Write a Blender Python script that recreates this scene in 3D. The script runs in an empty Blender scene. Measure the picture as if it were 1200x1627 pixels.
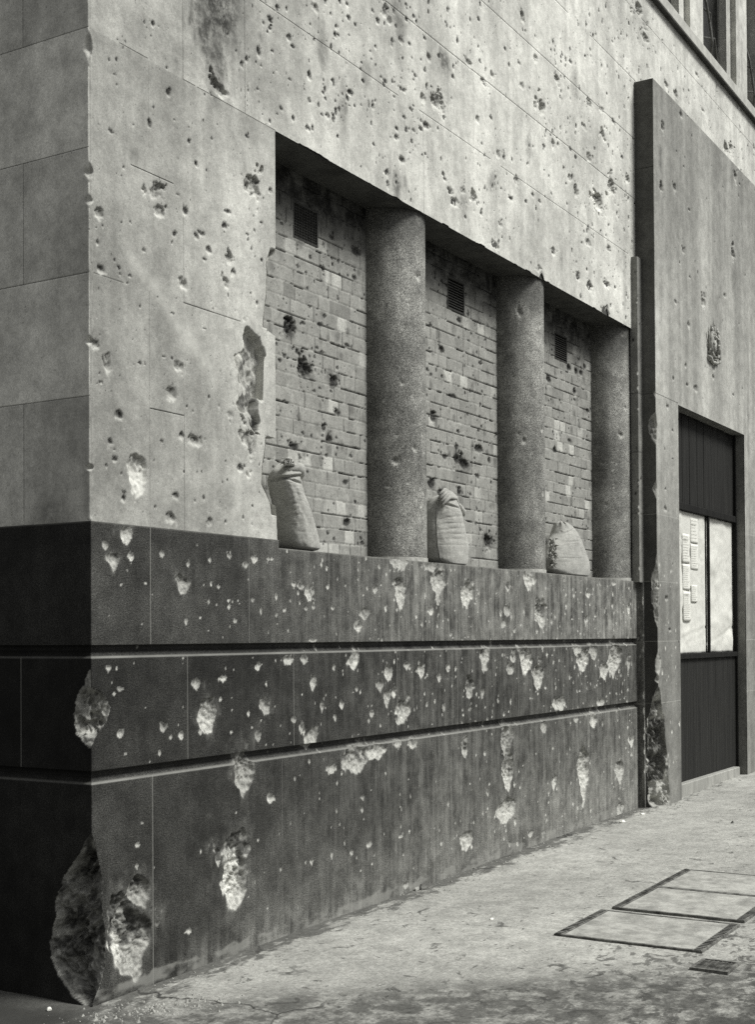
import bpy, math, random
import numpy as np
from mathutils import Matrix, Vector

# ------------------------------------------------------------------ camera, sky, sun, exposure
sc = bpy.context.scene
COL = sc.collection
cam = bpy.data.cameras.new("camera")
cam.lens = 2116.0 / 1627.0 * 36.0
cam.sensor_width = 36.0
cam.sensor_fit = 'AUTO'
cam.shift_y = (981.0 - 813.5) / 1627.0
cam.clip_start = 0.05
cam.clip_end = 500.0
camo = bpy.data.objects.new("camera", cam)
COL.objects.link(camo)
RX = [[0.5151829, -0.0091809, -0.8570311], [-0.8570596, -0.0124583, -0.5150666], [-0.0059484, 0.9998802, -0.0142869]]
cm = Matrix(RX).to_4x4()
cm.translation = Vector((-4.05789, -3.80558, 1.5))
camo.matrix_world = cm
sc.camera = camo

SUN_EL, SUN_AZ = math.radians(52), math.radians(158)      # azimuth measured from +Y towards +X
world = bpy.data.worlds.new("World")
sc.world = world
world.use_nodes = True
wn = world.node_tree
bg = wn.nodes["Background"]
sky = wn.nodes.new("ShaderNodeTexSky")
sky.sky_type = 'NISHITA'
sky.sun_disc = False
sky.sun_elevation = SUN_EL
sky.sun_rotation = SUN_AZ
sky.air_density = 1.5
sky.dust_density = 4.0
hs = wn.nodes.new("ShaderNodeHueSaturation")
hs.inputs["Saturation"].default_value = 0.0
wn.links.new(sky.outputs[0], hs.inputs["Color"])
wn.links.new(hs.outputs[0], bg.inputs["Color"])
bg.inputs["Strength"].default_value = 0.074
sun = bpy.data.lights.new("sun", 'SUN')
sun.energy = 3.7
sun.angle = math.radians(20)
sun.color = (1.0, 0.995, 0.955)
suno = bpy.data.objects.new("sun", sun)
COL.objects.link(suno)
sd = Vector((math.sin(SUN_AZ) * math.cos(SUN_EL), math.cos(SUN_AZ) * math.cos(SUN_EL), math.sin(SUN_EL)))
suno.rotation_euler = sd.to_track_quat('Z', 'Y').to_euler()
suno.location = sd * 30
sc.view_settings.view_transform = 'Standard'
sc.view_settings.look = 'None'
sc.view_settings.gamma = 1.0
sc.view_settings.exposure = 0.12
sc.view_settings.use_curve_mapping = False
sc.cycles.max_bounces = 6
sc.cycles.use_denoising = False

# ------------------------------------------------------------------ numeric helpers
rng = np.random.RandomState(7)
random.seed(5)


def h2(ix, iy, seed):
    n = (ix.astype(np.int64) * 374761393 + iy.astype(np.int64) * 668265263 + seed * 974634777) & 0x7fffffff
    n = ((n ^ (n >> 13)) * 1274126177) & 0x7fffffff
    return ((n ^ (n >> 16)) & 0xffffff) / float(0xffffff)


def noise(x, y, seed=0):
    x = np.asarray(x, dtype=float); y = np.asarray(y, dtype=float)
    x, y = np.broadcast_arrays(x, y)
    ix = np.floor(x); iy = np.floor(y)
    fx = x - ix; fy = y - iy
    fx = fx * fx * (3 - 2 * fx); fy = fy * fy * (3 - 2 * fy)
    ix = ix.astype(np.int64); iy = iy.astype(np.int64)
    a = h2(ix, iy, seed); b = h2(ix + 1, iy, seed); c = h2(ix, iy + 1, seed); d = h2(ix + 1, iy + 1, seed)
    return (a * (1 - fx) + b * fx) * (1 - fy) + (c * (1 - fx) + d * fx) * fy


def fbm(x, y, seed=0, o=4):
    s = 0.0; a = 0.5; t = 0.0
    for i in range(o):
        s = s + a * noise(x, y, seed + i * 17); t += a
        x = x * 2.03 + 1.7; y = y * 2.03 + 3.1; a *= 0.5
    return s / t


def sm(a, b, x):
    t = np.clip((x - a) / (b - a), 0, 1)
    return t * t * (3 - 2 * t)


def lines(a, b, step, extra=()):
    """coordinates from a to b; step may be a function of the coordinate"""
    out = [a]; x = a
    while x < b:
        x += step(x) if callable(step) else step
        out.append(min(x, b))
    ex = []
    for e in extra:
        if a <= e <= b: ex.append(e)
    arr = np.array(out)
    if ex:
        ex = np.array(sorted(ex))
        keep = np.min(np.abs(arr[:, None] - ex[None, :]), axis=1) > 0.0016
        keep[0] = keep[-1] = True
        arr = np.concatenate([arr[keep], ex])
    return np.unique(np.round(arr, 5))


def mesh_obj(name, co, faces, mats, parent=None, smooth=False, attrs=None, matidx=None):
    """co (n,3) array, faces (m,4) or (m,3) int array or list of lists"""
    me = bpy.data.meshes.new(name)
    co = np.asarray(co, dtype=np.float32)
    if isinstance(faces, np.ndarray):
        n, k = faces.shape
        me.vertices.add(len(co)); me.vertices.foreach_set("co", co.ravel())
        me.loops.add(n * k); me.loops.foreach_set("vertex_index", faces.astype(np.int32).ravel())
        me.polygons.add(n)
        me.polygons.foreach_set("loop_start", np.arange(0, n * k, k, dtype=np.int32))
        me.polygons.foreach_set("loop_total", np.full(n, k, dtype=np.int32))
        me.update(calc_edges=True)
    else:
        me.from_pydata([tuple(c) for c in co], [], [tuple(f) for f in faces])
        me.update()
    if smooth:
        me.polygons.foreach_set("use_smooth", np.ones(len(me.polygons), dtype=bool))
    for an, arr in (attrs or {}).items():
        at = me.attributes.new(an, 'FLOAT', 'POINT')
        at.data.foreach_set("value", np.asarray(arr, dtype=np.float32).ravel())
    for m in (mats if isinstance(mats, (list, tuple)) else [mats]): me.materials.append(m)
    if matidx is not None: me.polygons.foreach_set("material_index", np.asarray(matidx, dtype=np.int32))
    me.validate()
    ob = bpy.data.objects.new(name, me)
    COL.objects.link(ob)
    if parent: ob.parent = parent
    return ob


def grid_faces(nr, nc, mask=None, flip=False):
    i = np.arange(nr - 1)[:, None]; j = np.arange(nc - 1)[None, :]
    a = i * nc + j
    f = np.stack([a, a + 1, a + nc + 1, a + nc], -1)
    if flip: f = f[..., ::-1]
    f = f.reshape(-1, 4)
    if mask is not None: f = f[mask.reshape(-1)]
    return f


class MB:
    """collects boxes and tubes into one mesh"""
    def __init__(s): s.v = []; s.f = []

    def box(s, x0, x1, y0, y1, z0, z1, bev=0.0):
        b = len(s.v)
        if bev <= 0:
            for x in (x0, x1):
                for y in (y0, y1):
                    for z in (z0, z1): s.v.append((x, y, z))
            for q in ((0, 1, 3, 2), (4, 6, 7, 5), (0, 4, 5, 1), (2, 3, 7, 6), (0, 2, 6, 4), (1, 5, 7, 3)):
                s.f.append([b + i for i in q])
        else:
            e = bev
            ring = [(x0 + e, y0), (x1 - e, y0), (x1, y0 + e), (x1, y1 - e), (x1 - e, y1), (x0 + e, y1), (x0, y1 - e), (x0, y0 + e)]
            rin = [(x0 + e, y0 + e), (x1 - e, y0 + e), (x1 - e, y0 + e), (x1 - e, y1 - e), (x1 - e, y1 - e), (x0 + e, y1 - e), (x0 + e, y1 - e), (x0 + e, y0 + e)]
            L = [(rin, z0), (ring, z0 + e), (ring, z1 - e), (rin, z1)]
            for rr, z in L:
                for p in rr: s.v.append((p[0], p[1], z))
            for k in range(3):
                for i in range(8):
                    j = (i + 1) % 8
                    s.f.append([b + k * 8 + i, b + k * 8 + j, b + k * 8 + 8 + j, b + k * 8 + 8 + i])
            s.f.append([b + 7, b + 5, b + 3, b + 1][::-1][::-1])
            s.f.append([b + 24 + 1, b + 24 + 3, b + 24 + 5, b + 24 + 7])
        return s

    def prism(s, pts, y0, y1):
        """pts (x,z) outline, extruded from y0 to y1"""
        b = len(s.v); n = len(pts)
        for y in (y0, y1):
            for p in pts: s.v.append((p[0], y, p[1]))
        s.f.append([b + i for i in range(n)][::-1]); s.f.append([b + n + i for i in range(n)])
        for i in range(n):
            j = (i + 1) % n
            s.f.append([b + i, b + j, b + n + j, b + n + i])
        return s

    def tube(s, pts, r, n=8):
        b = len(s.v); P = [Vector(p) for p in pts]
        rr = r if isinstance(r, (list, tuple)) else [r] * len(P)
        for k, p in enumerate(P):
            d = (P[min(k + 1, len(P) - 1)] - P[max(k - 1, 0)]).normalized()
            u = d.cross(Vector((0.31, 0.2, 0.93)));
            if u.length < 1e-3: u = d.cross(Vector((1, 0, 0)))
            u.normalize(); w = d.cross(u)
            for i in range(n):
                a = 2 * math.pi * i / n
                s.v.append(tuple(p + (u * math.cos(a) + w * math.sin(a)) * rr[k]))
        for k in range(len(P) - 1):
            for i in range(n):
                j = (i + 1) % n
                s.f.append([b + k * n + i, b + k * n + j, b + (k + 1) * n + j, b + (k + 1) * n + i])
        s.f.append([b + i for i in range(n)][::-1]); s.f.append([b + (len(P) - 1) * n + i for i in range(n)])
        return s

    def blob(s, c, r, n=10, seed=0, rough=0.0):
        b = len(s.v)
        rnd = random.Random(seed)
        for i in range(n + 1):
            th = math.pi * i / n
            for j in range(2 * n):
                ph = math.pi * j / n
                k = 1 + rough * (rnd.random() - 0.5)
                s.v.append((c[0] + k * r[0] * math.sin(th) * math.cos(ph), c[1] + k * r[1] * math.sin(th) * math.sin(ph), c[2] + k * r[2] * math.cos(th)))
        for i in range(n):
            for j in range(2 * n):
                j2 = (j + 1) % (2 * n)
                s.f.append([b + i * 2 * n + j, b + (i + 1) * 2 * n + j, b + (i + 1) * 2 * n + j2, b + i * 2 * n + j2])
        return s

    def build(s, name, mat, parent=None, smooth=False):
        return mesh_obj(name, np.array(s.v), s.f, mat, parent, smooth)


def tag(o, label=None, cat=None, group=None, kind=None):
    if label: o["label"] = label
    if cat: o["category"] = cat
    if group: o["group"] = group
    if kind: o["kind"] = kind
    return o


def empty(name, loc=(0, 0, 0)):
    o = bpy.data.objects.new(name, None)
    o.location = loc
    COL.objects.link(o)
    return o


# ------------------------------------------------------------------ materials
TINT = (1.0, 1.0, 0.93)


class N:
    def __init__(s, name, rough=0.9):
        s.m = bpy.data.materials.new(name); s.m.use_nodes = True
        s.t = s.m.node_tree; s.b = s.t.nodes["Principled BSDF"]
        s.b.inputs["Roughness"].default_value = rough
        s.b.inputs["Specular IOR Level"].default_value = 0.12
        s.geo = s.t.nodes.new("ShaderNodeNewGeometry")
        s.pos = s.geo.outputs["Position"]

    def _in(s, sock, v):
        if isinstance(v, (int, float)): sock.default_value = v
        elif isinstance(v, tuple): sock.default_value = v
        else: s.t.links.new(v, sock)

    def math(s, op, a, b=0.0, clamp=False):
        n = s.t.nodes.new("ShaderNodeMath"); n.operation = op; n.use_clamp = clamp
        s._in(n.inputs[0], a); s._in(n.inputs[1], b); return n.outputs[0]

    def add(s, a, b): return s.math('ADD', a, b)
    def mul(s, a, b): return s.math('MULTIPLY', a, b)

    def mix(s, f, a, b):
        n = s.t.nodes.new("ShaderNodeMix"); n.data_type = 'FLOAT'
        s._in(n.inputs[0], f); s._in(n.inputs[2], a); s._in(n.inputs[3], b); return n.outputs[0]

    def ramp(s, v, a, b, lo=0.0, hi=1.0):
        n = s.t.nodes.new("ShaderNodeMapRange"); n.interpolation_type = 'SMOOTHSTEP'
        s._in(n.inputs[0], v)
        n.inputs[1].default_value = a; n.inputs[2].default_value = b
        n.inputs[3].default_value = lo; n.inputs[4].default_value = hi
        return n.outputs[0]

    def noise(s, scale, detail=4, rough=0.55, stretch=(1, 1, 1), seed=0.0, dist=0.0):
        mp = s.t.nodes.new("ShaderNodeMapping")
        mp.inputs["Scale"].default_value = stretch
        mp.inputs["Location"].default_value = (seed * 3.1, seed * 1.7, seed * 2.3)
        s.t.links.new(s.pos, mp.inputs[0])
        n = s.t.nodes.new("ShaderNodeTexNoise")
        n.inputs["Scale"].default_value = scale; n.inputs["Detail"].default_value = detail
        n.inputs["Roughness"].default_value = rough; n.inputs["Distortion"].default_value = dist
        s.t.links.new(mp.outputs[0], n.inputs["Vector"]); return n.outputs["Fac"]

    def voro(s, scale, stretch=(1, 1, 1), rand=1.0):
        mp = s.t.nodes.new("ShaderNodeMapping"); mp.inputs["Scale"].default_value = stretch
        s.t.links.new(s.pos, mp.inputs[0])
        n = s.t.nodes.new("ShaderNodeTexVoronoi"); n.inputs["Scale"].default_value = scale
        n.inputs["Randomness"].default_value = rand
        s.t.links.new(mp.outputs[0], n.inputs["Vector"])
        return n.outputs["Distance"], n.outputs["Color"]

    def attr(s, name):
        n = s.t.nodes.new("ShaderNodeAttribute"); n.attribute_name = name; return n.outputs["Fac"]

    def xyz(s):
        n = s.t.nodes.new("ShaderNodeSeparateXYZ"); s.t.links.new(s.pos, n.inputs[0]); return n.outputs

    def out(s, v, bump=None, bdist=0.003, bstr=1.0, tint=TINT):
        v = s.math('MAXIMUM', v, 0.008)
        c = s.t.nodes.new("ShaderNodeCombineColor")
        for i in range(3): s._in(c.inputs[i], s.mul(v, tint[i]))
        s.t.links.new(c.outputs[0], s.b.inputs["Base Color"])
        if bump is not None:
            b = s.t.nodes.new("ShaderNodeBump"); b.inputs["Distance"].default_value = bdist
            b.inputs["Strength"].default_value = bstr
            s._in(b.inputs["Height"], bump); s.t.links.new(b.outputs[0], s.b.inputs["Normal"])
        return s.m


def mat_stone(name, base, lo=0.75, hi=1.1, streak=0.12):
    n = N(name, 0.92)
    big = n.noise(1.3, 5, 0.6, seed=1)
    mid = n.noise(9, 5, 0.65, seed=2)
    strk = n.noise(7, 3, 0.5, (1, 1, 0.06), seed=3)
    fine = n.noise(125, 5, 0.85)
    v = n.mul(base, n.ramp(big, 0.3, 0.7, lo, hi))
    v = n.mul(v, n.ramp(mid, 0.28, 0.72, 0.80, 1.12))
    v = n.mul(v, n.ramp(n.noise(38, 5, 0.8, seed=17), 0.3, 0.7, 0.84, 1.12))
    v = n.mul(v, n.ramp(strk, 0.3, 0.7, 1 - streak, 1 + streak))
    v = n.mul(v, n.ramp(fine, 0.3, 0.7, 0.74, 1.22))
    v = n.mul(v, n.attr("tone"))
    # tiny dark pores
    vd, vc = n.voro(34, (1, 1, 0.7))
    msk = n.ramp(n.noise(6, 2, 0.5, seed=7), 0.45, 0.7)
    v = n.mul(v, n.mix(n.mul(n.ramp(vd, 0.04, 0.13, 1, 0), msk), 1.0, 0.3))
    v = n.mix(n.attr("fresh"), v, n.mul(min(base * 1.3, 0.74), n.ramp(mid, 0.3, 0.7, 0.85, 1.1)))
    dk = n.mul(n.attr("dark"), n.ramp(n.noise(60, 4, 0.7, seed=4), 0.25, 0.6, 0.55, 1.0))
    v = n.mix(dk, v, 0.018)
    soot = n.mul(n.attr("soot"), n.ramp(n.noise(14, 6, 0.75, seed=5), 0.3, 0.6, 0.2, 1.0))
    v = n.mix(soot, v, 0.045)
    v = n.mix(n.attr("joint"), v, 0.04)
    hgt = n.add(n.mul(mid, 0.6), n.add(n.mul(fine, 0.35), n.mul(n.ramp(vd, 0.04, 0.16), 0.5)))
    return n.out(v, hgt, 0.004, 0.5)


def mat_granite(name, base, fresh=0.5, rough=0.55):
    n = N(name, rough)
    big = n.noise(1.7, 6, 0.65, seed=1)
    mid = n.noise(11, 5, 0.7, seed=2)
    strk = n.noise(20, 5, 0.7, (1, 1, 0.10), seed=3)
    gr = n.noise(210, 3, 0.9)
    gr2 = n.noise(95, 3, 0.8, seed=8)
    v = n.mul(base, n.ramp(big, 0.3, 0.7, 0.7, 1.35))
    v = n.mul(v, n.ramp(mid, 0.3, 0.7, 0.75, 1.3))
    v = n.mul(v, n.ramp(strk, 0.35, 0.68, 0.93, 1.08))
    v = n.mul(v, n.ramp(gr, 0.38, 0.66, 0.15, 2.3))
    v = n.mul(v, n.ramp(gr2, 0.3, 0.7, 0.75, 1.3))
    v = n.mul(v, n.attr("tone"))
    v = n.add(v, n.mul(n.mul(n.attr("dust"), n.ramp(strk, 0.36, 0.7)), 0.13))
    v = n.add(v, n.mul(n.mul(n.attr("dust"), n.ramp(mid, 0.35, 0.7)), n.mul(0.075, n.ramp(gr, 0.35, 0.68, 0.1, 1.9))))
    vd, vc = n.voro(30, (1, 1, 0.55))
    msk = n.mul(n.ramp(n.noise(4, 2, 0.5, seed=7), 0.5, 0.7), n.attr("dust"))
    v = n.mix(n.mul(n.ramp(vd, 0.05, 0.12, 1, 0), msk), v, fresh * 0.8)
    fr = n.mul(fresh, n.ramp(n.noise(45, 5, 0.8, seed=4), 0.28, 0.72, 0.5, 1.35))
    v = n.mix(n.attr("fresh"), v, fr)
    v = n.mix(n.mul(n.attr("dark"), n.ramp(n.noise(50, 4, 0.7, seed=6), 0.3, 0.6, 0.4, 1.0)), v, 0.03)
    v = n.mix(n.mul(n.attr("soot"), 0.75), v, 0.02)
    v = n.mix(n.attr("joint"), v, 0.3)
    hgt = n.add(n.mul(gr, 0.15), n.mul(n.noise(70, 6, 0.8, seed=9), n.add(0.05, n.mul(n.attr("fresh"), 3.0))))
    rg = n.mix(n.attr("fresh"), rough, 0.95)
    n.t.links.new(rg, n.b.inputs["Roughness"])
    return n.out(v, hgt, 0.004, 0.55)


def mat_brick():
    n = N("painted_brick", 0.9)
    mid = n.noise(14, 5, 0.65, seed=2)
    fine = n.noise(110, 5, 0.85)
    v = n.mul(n.attr("tone"), n.ramp(mid, 0.25, 0.75, 0.8, 1.15))
    v = n.mul(v, n.ramp(fine, 0.3, 0.7, 0.72, 1.22))
    v = n.mix(n.attr("mortar"), v, n.ramp(n.noise(25, 3, 0.6, seed=3), 0.3, 0.7, 0.2, 0.42))
    v = n.mix(n.attr("joint"), v, 0.02)
    v = n.mix(n.attr("fresh"), v, 0.42)
    v = n.mix(n.mul(n.attr("dark"), n.ramp(n.noise(50, 4, 0.7, seed=4), 0.25, 0.6, 0.6, 1.0)), v, 0.018)
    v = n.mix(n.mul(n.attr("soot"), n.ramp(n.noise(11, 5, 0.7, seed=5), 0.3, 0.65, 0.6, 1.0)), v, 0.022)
    return n.out(v, n.add(n.mul(mid, 0.7), n.mul(fine, 0.3)), 0.004, 0.5)


def mat_plain(name, base, rough=0.8, scale=12, amt=0.25, fine=200, stretch=(1, 1, 1), bstr=0.4, bd=0.002):
    n = N(name, rough)
    a = n.noise(scale, 5, 0.65, stretch, seed=1)
    f = n.noise(fine, 3, 0.7, seed=2)
    v = n.mul(n.mul(base, n.ramp(a, 0.25, 0.75, 1 - amt, 1 + amt)), n.ramp(f, 0.25, 0.75, 0.85, 1.15))
    return n.out(v, n.add(n.mul(a, 0.6), n.mul(f, 0.4)), bd, bstr)


def mat_pavement():
    n = N("worn_pavement_concrete", 0.85)
    x, y, z = n.xyz()
    big = n.noise(0.9, 5, 0.6, seed=1)
    mid = n.noise(6, 6, 0.7, seed=2)
    fine = n.noise(85, 6, 0.85)
    v = n.mul(0.36, n.ramp(big, 0.3, 0.7, 0.85, 1.12))
    v = n.mul(v, n.ramp(mid, 0.3, 0.7, 0.78, 1.13))
    v = n.mul(v, n.ramp(fine, 0.3, 0.7, 0.70, 1.28))
    # dark damp blotches, thicker towards the road
    near = n.ramp(n.add(n.add(y, n.mul(x, 0.10)), n.mul(n.math('SUBTRACT', n.noise(1.6, 3, 0.6, seed=21), 0.5), 2.0)), -1.9, -0.6, 1.0, 0.0)
    lane = n.ramp(n.add(x, n.mul(y, 0.9)), -0.3, 0.35, 1.0, 0.0)
    blot = n.noise(8.5, 5, 0.62, (1, 1, 1), seed=3, dist=0.9)
    thr = n.mix(near, 0.625, 0.545)
    d = n.math('SUBTRACT', blot, thr)
    v = n.mix(n.mul(n.ramp(d, 0.0, 0.05), n.ramp(n.noise(40, 4, 0.8, seed=31), 0.3, 0.7, 0.55, 0.95)), v, 0.07)
    low = n.ramp(n.add(n.add(y, n.mul(x, 0.10)), n.mul(n.math('SUBTRACT', n.noise(1.1, 3, 0.6, seed=23), 0.5), 1.2)), -2.35, -1.55, 1.0, 0.0)
    dl = n.math('SUBTRACT', n.noise(3.4, 6, 0.7, seed=24, dist=0.6), n.mix(low, 0.75, 0.46))
    v = n.mix(n.mul(n.ramp(dl, 0.0, 0.05), 0.82), v, 0.065)
    sp = n.noise(15, 4, 0.6, (0.7, 1.2, 1), seed=6)
    d2 = n.math('SUBTRACT', sp, n.mix(near, 0.66, 0.57))
    v = n.mix(n.mul(n.ramp(d2, 0.0, 0.05), 0.7), v, 0.07)
    v = n.mix(n.mul(n.ramp(n.noise(7, 6, 0.75, seed=8), 0.36, 0.56, 0.25, 1.0), n.mul(lane, 0.85)), v, 0.06)
    # dirt gathered along the wall foot
    foot = n.noise(5, 7, 0.75, (1, 2.0, 1), seed=4)
    fo = n.add(n.mul(y, 3.0), n.mul(n.math('SUBTRACT', foot, 0.5), 2.6))
    v = n.mix(n.mul(n.ramp(fo, -0.45, -0.15), 0.8), v, 0.06)
    gran = n.noise(38, 5, 0.75, seed=14)
    v = n.mul(v, n.ramp(gran, 0.3, 0.7, 0.76, 1.16))
    fleck = n.noise(26, 3, 0.5, (0.6, 1.3, 1), seed=15)
    v = n.mix(n.mul(n.ramp(fleck, 0.69, 0.73), 0.7), v, 0.06)
    side = n.mul(n.ramp(x, -0.02, -0.2), n.ramp(y, -0.5, 0.1))
    v = n.mix(n.mul(side, 0.85), v, 0.035)
    # meandering cracks
    vd, vc = n.voro(0.75)
    cr = n.t.nodes.new("ShaderNodeTexVoronoi"); cr.feature = 'DISTANCE_TO_EDGE'; cr.inputs["Scale"].default_value = 0.45
    wv = n.t.nodes.new("ShaderNodeVectorMath"); wv.operation = 'ADD'
    nz = n.t.nodes.new("ShaderNodeTexNoise"); nz.inputs["Scale"].default_value = 3.0; nz.inputs["Detail"].default_value = 5
    n.t.links.new(n.pos, nz.inputs["Vector"])
    ms = n.t.nodes.new("ShaderNodeVectorMath"); ms.operation = 'SCALE'; ms.inputs[3].default_value = 0.5
    n.t.links.new(nz.outputs["Color"], ms.inputs[0])
    n.t.links.new(n.pos, wv.inputs[0]); n.t.links.new(ms.outputs[0], wv.inputs[1])
    n.t.links.new(wv.outputs[0], cr.inputs["Vector"])
    crk = n.ramp(cr.outputs["Distance"], 0.001, 0.006, 1, 0)
    v = n.mix(n.mul(crk, n.ramp(n.noise(1.1, 2, 0.5, seed=12), 0.5, 0.6)), v, 0.05)
    hg = n.add(n.mul(mid, 1.0), n.mul(fine, 0.25))
    return n.out(v, hg, 0.012, 0.55)


def mat_hessian():
    n = N("hessian_sacking", 0.95)
    n.b.inputs["Sheen Weight"].default_value = 0.15
    wv_ = n.mul(n.add(n.noise(150, 2, 0.6, (1, 1, 0.25), seed=5), n.noise(150, 2, 0.6, (0.3, 0.3, 1), seed=6)), 0.5)
    mid = n.noise(11, 5, 0.6, seed=2)
    v = n.mul(n.mul(0.36, n.ramp(mid, 0.3, 0.7, 0.88, 1.1)), n.ramp(wv_, 0.35, 0.65, 0.85, 1.14))
    v = n.mul(v, n.ramp(n.noise(110, 4, 0.85), 0.3, 0.7, 0.84, 1.14))
    v = n.mix(n.attr("dark"), v, 0.03)
    return n.out(v, wv_, 0.0015, 0.6)


def mat_wood(name, base):
    n = N(name, 0.8)
    g = n.noise(9, 5, 0.65, (4, 4, 0.15), seed=1)
    g2 = n.noise(60, 3, 0.7, (3, 3, 0.08), seed=2)
    v = n.mul(n.mul(base, n.ramp(g, 0.25, 0.75, 0.6, 1.4)), n.ramp(g2, 0.25, 0.75, 0.8, 1.2))
    return n.out(v, n.add(g, g2), 0.002, 0.5)


M_stone = mat_stone("portland_stone", 0.60)
M_portal = mat_stone("surround_stone", 0.50, 0.85, 1.1, 0.16)
M_gran = mat_granite("dark_granite", 0.038, 0.58)
M_pillar = mat_granite("grey_granite", 0.19, 0.5, 0.6)
M_brick = mat_brick()
M_pave = mat_pavement()
M_sack = mat_hessian()
M_wood = mat_wood("dark_painted_boards", 0.020)
M_rail = mat_wood("dark_timber_rail", 0.012)
M_mortar = mat_plain("light_mortar_bed", 0.42, 0.95, 30, 0.3)
M_step = mat_plain("pale_step_stone", 0.30, 0.9, 8, 0.25, 160, (1, 1, 0.4))
M_iron = mat_plain("cast_iron", 0.13, 0.8, 18, 0.75, 90)
M_vent = mat_plain("sooty_vent_iron", 0.05, 0.7, 60, 0.4)
M_black = mat_plain("dark_void", 0.012, 0.95)
M_sheet = mat_plain("crumpled_white_paper", 0.62, 0.85, 5, 0.06, 60, (1, 1, 1), 0.2, 0.004)
M_paper = mat_plain("typed_white_paper", 0.70, 0.85, 9, 0.03, 200)
M_ink = mat_plain("faded_ink", 0.46, 0.9)
M_bold = mat_plain("black_ink", 0.03, 0.9)
M_scrap = mat_plain("scrap_paper", 0.75, 0.9, 20, 0.08)
M_crest = mat_plain("weathered_carved_metal", 0.34, 0.85, 40, 0.45, 120)
M_glass = mat_plain("dusty_window_glass", 0.02, 0.25, 5, 0.6)
M_frame = mat_plain("painted_window_metal", 0.10, 0.6, 20, 0.3)
M_cover = mat_plain("cover_concrete", 0.32, 0.9, 10, 0.35, 90, (1, 1, 1), 0.6, 0.006)
M_room = mat_plain("dark_room_plaster", 0.05, 0.95)
M_roof = mat_plain("roof_asphalt", 0.08, 0.95)

# ------------------------------------------------------------------ shell damage data: centre x, height z, half width, half height in metres
def parse(t): return [tuple(float(q) for q in r.split(',')) for r in t.split(';')]


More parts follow.
